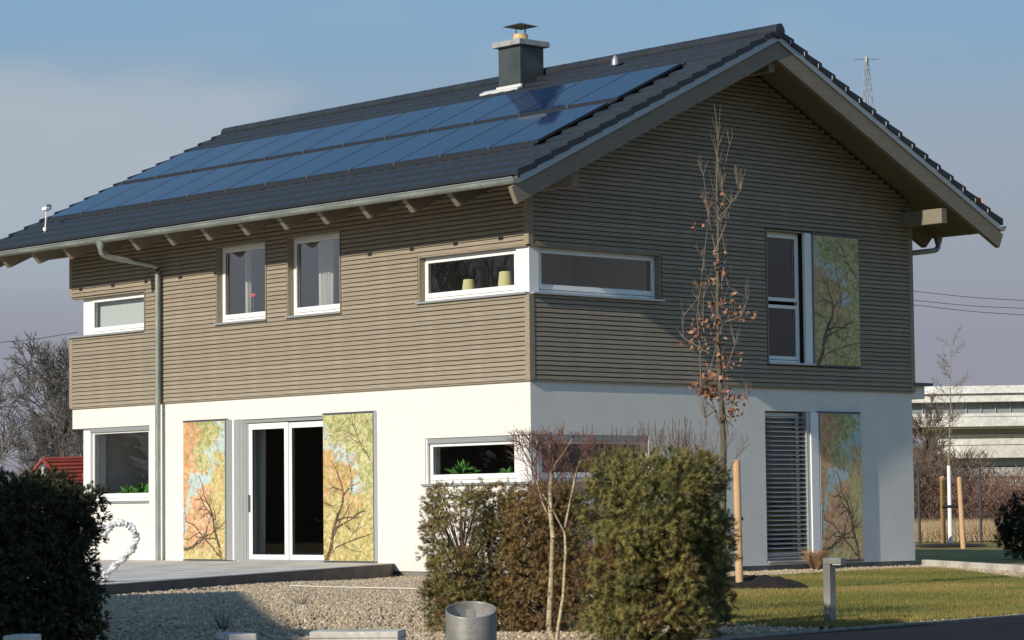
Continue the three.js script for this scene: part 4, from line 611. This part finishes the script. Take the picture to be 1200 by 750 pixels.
// young tree with two stakes on the back lawn
{
  const p = onY(1114, 640), t = thing('young_tree', 'young bare tree with white painted trunk between two wooden stakes', 'tree', [p.x, 0, p.z]), out = [[], [], [], []], rd = rng(81), y1 = atDepth(1114, 545, 63.5).y;
  mesh(t, 'painted_trunk', bar([0, -.1, 0], [0, y1, 0], .055, .045, 12), M.white);
  grow(rd, [0, y1, 0], [.0, 1, .0], 2.9, .035, 2, { levels: 2, kids: 1, spread: .8, ratio: .3, rratio: .4, rmin: .004, wig: .12, steps: 11, lift: .16, taper: .84, first: 1 }, out, []); mesh(t, 'trunk', frusta(out[2], 7), std([.22, .2, .13])); mesh(t, 'crown', frusta([...out[0], ...out[1]], 4), std([.2, .155, .13]));
  for (const [u, v, uu] of [[1106, 640, 1104], [1129, 642, 1124]]) { const a = onY(u, v), b = atDepth(uu, 560, 63), s = thing('tree_stake', u < 1110 ? 'upright wooden stake beside the white painted tree trunk' : 'leaning wooden stake beside the white painted tree trunk', 'stake', [a.x, 0, a.z]); mesh(s, 'pole', bar([0, -.1, 0], [b.x - a.x, b.y, b.z - a.z], .06, .056, 12), M.stake); mesh(s, 'pole_cap', metreUV(new THREE.SphereGeometry(.056, 10, 6).scale(1, .3, 1).translate(b.x - a.x, b.y, b.z - a.z)), M.stake); }
  const q0 = atDepth(1104, 594, 63), q1 = atDepth(1128, 593, 63); tag(mesh(scene, 'tree_tie', bar(q0.toArray(), q1.toArray(), .035), M.strap), 'black tie strap joining two stakes to the white painted trunk', 'strap');
  const m = new THREE.SphereGeometry(.9, 24, 8, 0, 6.283, 0, 1.5).scale(1, .08, 1).translate(p.x, 0, p.z); tag(mesh(scene, 'soil_patch', metreUV(m), M.soil), 'dark soil patch round the white painted tree trunk', 'soil', null, 'stuff');
}
// background, far side of the lawn
{
  const p = onY(1128, 632); bareTree('bare_tree', 'bushy bare tree behind the staked young tree', [p.x - 6, 0, p.z - 6], 3.2, { levels: 3, kids: 2, spread: .62, ratio: .46, rratio: .5, rmin: .008, wig: .25, steps: 6, r: .1, first: 2, seed: 92, lift: .15 }, null, [std([.17, .12, .10]), M.bark]);
  // brown leafless hedge along the fence
  const rd = rng(95), P = [], C = []; for (let i = 0; i < 52000; i++) { const s = rd(), u = lerp(1040, 1230, s), base = onY(u, 632.5 - (u - 1130) * .012), lo = u < 1100 ? 2.5 : 1.9 + .35 * Math.sin(u * .11), hgt = lo * (.45 + .55 * vnoise(u * .12, 3, 256, 9)) * Math.pow(rd(), .65), q = [base.x - rd() * 3.2, hgt, base.z - rd() * 3.2], a = rd() * 6.283, l = .22 + .3 * rd(), w = .012; P.push(q[0] - w * RI.x, q[1], q[2] - w * RI.z, q[0] + w * RI.x, q[1], q[2] + w * RI.z, q[0] + Math.cos(a) * l * .6, q[1] + (rd() - .15) * l, q[2] + Math.sin(a) * l * .6); const c = u < 1101 ? [[.15, .10, .075], [.19, .13, .085], [.11, .085, .07]] : [[.25, .14, .10], [.20, .12, .09], [.30, .18, .12], [.16, .11, .09]], k = c[Math.floor(rd() * c.length)]; for (let z = 0; z < 3; z++) C.push(...k); }
  tag(mesh(scene, 'brown_hedge', needles(P, C), M.veg), 'mass of brown leafless bushes along the far fence', 'hedge', null, 'stuff');
  { const P2 = [], C2 = [], rr = rng(97); for (let i = 0; i < 9000; i++) { const u = lerp(1060, 1215, rr()), b = onY(u, 634 - (u - 1130) * .012), x = b.x - rr() * 2.2 + .6, z = b.z - rr() * 2.2 + .6, l = .15 + .5 * rr(), w = .012, a = rr() * 6.283; P2.push(x - w * RI.x, 0, z - w * RI.z, x + w * RI.x, 0, z + w * RI.z, x + Math.cos(a) * .16, l, z + Math.sin(a) * .16); const c = [[.42, .30, .18], [.36, .26, .15], [.48, .36, .22]][i % 3]; for (let k = 0; k < 3; k++) C2.push(...c); } tag(mesh(scene, 'dry_reeds', needles(P2, C2), M.veg), 'tall dry straw coloured grass before the brown hedge', 'dry grass', null, 'stuff'); }
  // wire fence
  const f = thing('wire_fence', 'thin grey wire fence before the pale flat roofed building', 'fence'); for (const u of [1078, 1150, 1222]) { const a = onY(u, 636 - (u - 1150) * .012), top = atDepth(u, 549 - (u - 1150) * .012, depthOf(a.x, a.z)); mesh(f, 'post', bar([a.x, -.1, a.z], [a.x, top.y, a.z], .035, .035, 8), M.wire); }
  for (const v of [549, 566, 584, 602]) { const a = atDepth(1070, v + 1, 74), b = atDepth(1222, v - 1, 72); mesh(f, 'wire', bar(a.toArray(), b.toArray(), .007, .007, 4), M.wire); }
}
// pale flat roofed building with long bands
{
  const D = 132, o = atDepth(1068, 590, D), t = thing('flat_roofed_building', 'long white flat roofed building with banded facade behind the fence', 'building', [o.x, 0, o.z]); t.rotation.y = Math.atan2(-RI.z, RI.x) - .10;
  const k = D / 3141, Yv = (v) => CAM.y + (590 - v) * k + .02, X = (u) => (u - 1068) * k, part = (n, u0, u1, v0, v1, z0, z1, m) => mesh(t, n, rbox(X(u0), X(u1), Yv(v1), Yv(v0), z0, z1, .02), m);
  part('parapet', 1076, 1400, 454, 463, -14, -.6, M.farWhite); part('roof_edge', 1060, 1400, 466.5, 474, -14, .35, M.farWhite); part('recess_band', 1076, 1400, 463, 466.5, -14, -1.1, M.farWhite);
  part('window_band', 1064, 1400, 474, 487, -14, -.25, M.farGlass); for (let u = 1066; u < 1400; u += 17) part('mullion', u, u + .9, 474, 487, -.249, -.15, M.farGrey);
  part('parapet', 1060, 1400, 487, 491, -14, .1, M.farWhite); part('panel_band', 1060, 1400, 491.4, 502.5, -14, .12, M.farWhite); part('soffit', 1062, 1400, 502.6, 504.6, -14, -.1, M.farWhite);
  part('window_band', 1104, 1400, 504.6, 510.5, -14, -1.1, M.farGrey); part('panel_band', 1102, 1400, 510.8, 523.5, -14, -.9, M.farWhite); part('panel_band', 1101, 1400, 524.2, 539, -14, -.86, M.farWhite);
  part('window_band', 1108, 1400, 539, 548, -14, -1.6, M.farGlass); part('panel_band', 1104, 1400, 550, 561, -14, -1.2, M.farGrey); part('ground_storey', 1104, 1400, 562, 624, -14, -1.4, M.farWhite);
}
// far wood and trees at the other side
{
  const at = (u, d) => { const p = atDepth(u, 590, d); return [p.x, 0, p.z]; }, grp = 'bare trees behind the house';
  bareTree('bare_tree', 'tall spreading bare tree beyond the red timber playhouse', at(66, 108), 5.9, { levels: 3, kids: 2, spread: .78, ratio: .56, rratio: .52, rmin: .012, wig: .3, steps: 7, r: .2, first: 2, seed: 113, lift: .06 }, grp);
  bareTree('bare_tree', 'bare tree at the edge of the far thicket, half as wide', at(2, 118), 5.0, { levels: 3, kids: 2, spread: .75, ratio: .55, rratio: .52, rmin: .012, wig: .3, steps: 6, r: .17, first: 2, seed: 115, lift: .08 }, grp);
  bareTree('bare_tree', 'low bare tree close behind the end wall of the house', at(99, 122), 6.0, { levels: 3, kids: 2, spread: .72, ratio: .55, rratio: .52, rmin: .012, wig: .3, steps: 6, r: .17, first: 2, seed: 117, lift: .08 }, grp);
  bareTree('bare_tree', 'thin bare tree standing between the taller two', at(34, 128), 4.3, { levels: 3, kids: 2, spread: .7, ratio: .52, rratio: .52, rmin: .012, wig: .3, steps: 6, r: .14, first: 2, seed: 119, lift: .1 }, grp);
  const rd = rng(121), P = [], C = []; for (let i = 0; i < 34000; i++) { const u = lerp(-60, 125, rd()), d = 132 + 10 * rd(), b = atDepth(u, 590, d), h = (2.1 + 2.2 * vnoise(u * .06 + 9, 5, 256, 3)) * Math.pow(rd(), .7), a = rd() * 6.283, l = .4 + .8 * rd(), w = .011; P.push(b.x - w * RI.x, h, b.z - w * RI.z, b.x + w * RI.x, h, b.z + w * RI.z, b.x + Math.cos(a) * l * .5, h + (rd() - .1) * l, b.z + Math.sin(a) * l * .5); const c = [[.19, .155, .15], [.16, .13, .125], [.24, .19, .17]][i % 3]; for (let k = 0; k < 3; k++) C.push(...c); }
  tag(mesh(scene, 'thicket', needles(P, C), M.veg), 'greyish leafless thicket behind the red playhouse', 'thicket', null, 'stuff');
  // distant wood on the horizon all round
  const P2 = [], C2 = []; for (let i = 0; i < 30000; i++) { const az = rd() * 6.283, r = 420 + 60 * rd(), h = 5 * Math.pow(rd(), .8) * (.5 + .8 * vnoise(az * 30, 1, 512, 7)), x = CAM.x + Math.cos(az) * r, z = CAM.z + Math.sin(az) * r, w = 1.0, a = az + 1.57; P2.push(x - Math.cos(a) * w, h, z - Math.sin(a) * w, x + Math.cos(a) * w, h, z + Math.sin(a) * w, x, h + 2.4, z); const c = [[.14, .125, .12], [.11, .11, .10], [.17, .14, .13]][i % 3]; for (let k = 0; k < 3; k++) C2.push(...c); }
  tag(mesh(scene, 'distant_wood', needles(P2, C2), M.veg), 'low distant wood along the horizon', 'wood', null, 'stuff');
  // red timber playhouse
  const d = 72, p = atDepth(62, 590, d), k = d / 3141, t = thing('timber_playhouse', 'red timber playhouse with open gable and slatted roof', 'playhouse', [p.x, 0, p.z]); t.rotation.y = Math.atan2(-RI.z, RI.x);
  const X = (u) => (u - 62) * k, Yv = (v) => CAM.y + (598 - v) * k;
  mesh(t, 'gable_beam', bar([X(31), Yv(560), 0], [X(50), Yv(536), 0], .05, .05, 6), M.red); mesh(t, 'gable_beam', bar([X(50), Yv(536), 0], [X(78), Yv(568), 0], .05, .05, 6), M.red);
  for (const u of [33, 76]) mesh(t, 'post', rbox(X(u) - .05, X(u) + .05, 0, Yv(560), -.05, .05, .01), M.red); mesh(t, 'ridge_beam', bar([X(50), Yv(536), 0], [X(112), Yv(534), -.8], .05, .05, 6), M.red);
  for (let q = 0; q < 7; q++) mesh(t, 'roof_slat', bar([X(52 + q * 3.8), Yv(538.5 + q * 4.4), -.02], [X(114), Yv(537 + q * 4.4), -.82 + q * .04], .05, .05, 6), M.red);
  for (const u of [42, 50, 59, 66]) mesh(t, 'upright', rbox(X(u) - .022, X(u) + .022, 0, Yv(545 + Math.abs(u - 50) * .9), -.02, .02, .005), M.pale);
  for (const u of [86, 96, 106]) mesh(t, 'post', rbox(X(u) - .04, X(u) + .04, 0, Yv(552), -.4, -.32, .01), M.red); mesh(t, 'rail', bar([X(78), Yv(572), -.2], [X(114), Yv(571), -.5], .045, .045, 6), M.red);
}
// lattice mast and overhead lines
{
  const D = 300, b = atDepth(1026, 590, D), t = thing('lattice_mast', 'tall slender lattice power mast showing above the roof verge', 'mast', [b.x, 0, b.z]), H = atDepth(1025, 62, D).y, g = [], w = (y) => .22 + 1.55 * Math.pow((H - y) / 7.5, 1) * (y > H - 7.5 ? 1 : 1) * .62, cs = [[-1, -1], [1, -1], [1, 1], [-1, 1]], n = 22;
  const ys = []; for (let i = 0; i <= n; i++) ys.push(H * (1 - Math.pow(1 - i / n, 1.6)));
  for (const [x, z] of cs) g.push([[x * w(0) * .5, 0, z * w(0) * .5], [x * w(H) * .5, H, z * w(H) * .5], .06, .045]);
  for (let i = 0; i < n; i++) for (let c = 0; c < 4; c++) { const a = cs[c], e = cs[(c + 1) % 4], y0 = ys[i], y1 = ys[i + 1]; g.push([[a[0] * w(y0) / 2, y0, a[1] * w(y0) / 2], [e[0] * w(y1) / 2, y1, e[1] * w(y1) / 2], .028, .028]); g.push([[e[0] * w(y0) / 2, y0, e[1] * w(y0) / 2], [a[0] * w(y1) / 2, y1, a[1] * w(y1) / 2], .028, .028]); }
  mesh(t, 'lattice', frusta(g, 4), M.galv); const r = RI.clone().multiplyScalar(1.4); mesh(t, 'crossarm', bar([-r.x, H - .1, -r.z], [r.x, H - .1, r.z], .06, .06, 5), M.galv); mesh(t, 'tip', cyl(0, H - .4, H + .3, 0, .2, .12, 8), M.galv);
  const wires = [[1060, 340, 1215, 353], [1060, 351, 1215, 362], [1060, 356, 1215, 370], [-15, 402.5, 90, 389.5]];
  wires.forEach(([u0, v0, u1, v1], i) => { const d = i === 4 ? 300 : 150, a = atDepth(u0, v0, d), c = atDepth(u1, v1, d * 1.05), m = a.clone().lerp(c, .5); m.y -= d * .0006; tag(mesh(scene, 'power_line', tube([a.toArray(), m.toArray(), c.toArray()], i === 4 ? .016 : .018, 20, 5), M.wire), ['uppermost overhead cable beside the gable wall', 'middle overhead cable beside the gable wall', 'lowest overhead cable beside the gable wall', 'overhead cable passing behind the end wall window'][i], 'power line'); });
}
// outside the frame: the neighbour that shades the dark bush, and bare trees that the corner window mirrors
{
  const t = thing('neighbour_house', 'plain white flat roofed neighbouring house across the gravel bed', 'house'), A = [4.2, 19.7], Bp = [15.0, 27.1], H = 6, P = [A, Bp, [Bp[0] - 5, Bp[1] + 8], [A[0] - 1, A[1] + 9]];
  mesh(t, 'wall', metreUV(new THREE.ExtrudeGeometry(new THREE.Shape(P.map(([x, z]) => new THREE.Vector2(x, -z))), { depth: H + .4, bevelEnabled: false }).rotateX(-Math.PI / 2).translate(0, -.4, 0)), M.plaster);
  const a = Math.atan2(Bp[1] - A[1], Bp[0] - A[0]); for (const s of [2.5, 6, 9.5]) for (const y of [1.2, 4.0]) { const w = sub(t, 'window'); w.position.set(A[0] + Math.cos(a) * s, y, A[1] + Math.sin(a) * s); w.rotation.y = -a; mesh(w, 'frame', rbox(-.6, .6, 0, 1.3, -.06, .02, .01), M.pvc); mesh(w, 'pane', box(-.52, .52, .08, 1.22, -.075, -.061), M.farGlass); }
  for (const [i, [x, z, h]] of [[-18.6, 16.5, 7.2], [-15.6, 15.2, 6.4]].entries()) bareTree('bare_tree', ['taller bare garden tree facing the corner window', 'smaller bare garden tree facing the corner window'][i], [x, 0, z], h, { levels: 3, kids: 2, spread: .5, ratio: .42, rratio: .52, rmin: .012, wig: .24, steps: 7, r: .12, first: 2, seed: 131 + i, lift: .15 }, 'bare garden trees opposite the front wall');
}

{ // a dark conifer belt across the street, mirrored by the low windows
  const rd = rng(141), P = [], C = []; for (let k = 0; k < 22; k++) { const s = (k - 10.5) * 2.6, cx = -43 + s * .67 + (rd() - .5) * 3, cz = 33 + s * .74 + (rd() - .5) * 3, H = 5.6 + 1.5 * rd(), R = 1.7 + .5 * rd(); for (let i = 0; i < 900; i++) { const t = rd(), y = t * H, r = R * (1 - t * .85) * Math.sqrt(rd()), a = rd() * 6.283, x = cx + Math.cos(a) * r, z = cz + Math.sin(a) * r, l = .5 + .5 * rd(), b = rd() * 6.283; P.push(x, y, z, x + Math.cos(a) * l, y - .25 * l, z + Math.sin(a) * l, x + Math.cos(b) * l * .6, y + .3 * l, z + Math.sin(b) * l * .6); const c = .7 + .6 * rd(); for (let q = 0; q < 3; q++) C.push(.03 * c, .038 * c, .018 * c); } }
  tag(mesh(scene, 'conifer_belt', needles(P, C), M.veg), 'dense belt of dark conifers facing the front of the house', 'wood', null, 'stuff');
}

scene.traverse((o) => { if (o.isMesh) { o.castShadow = true; o.receiveShadow = true; } });
renderer.render(scene, camera);
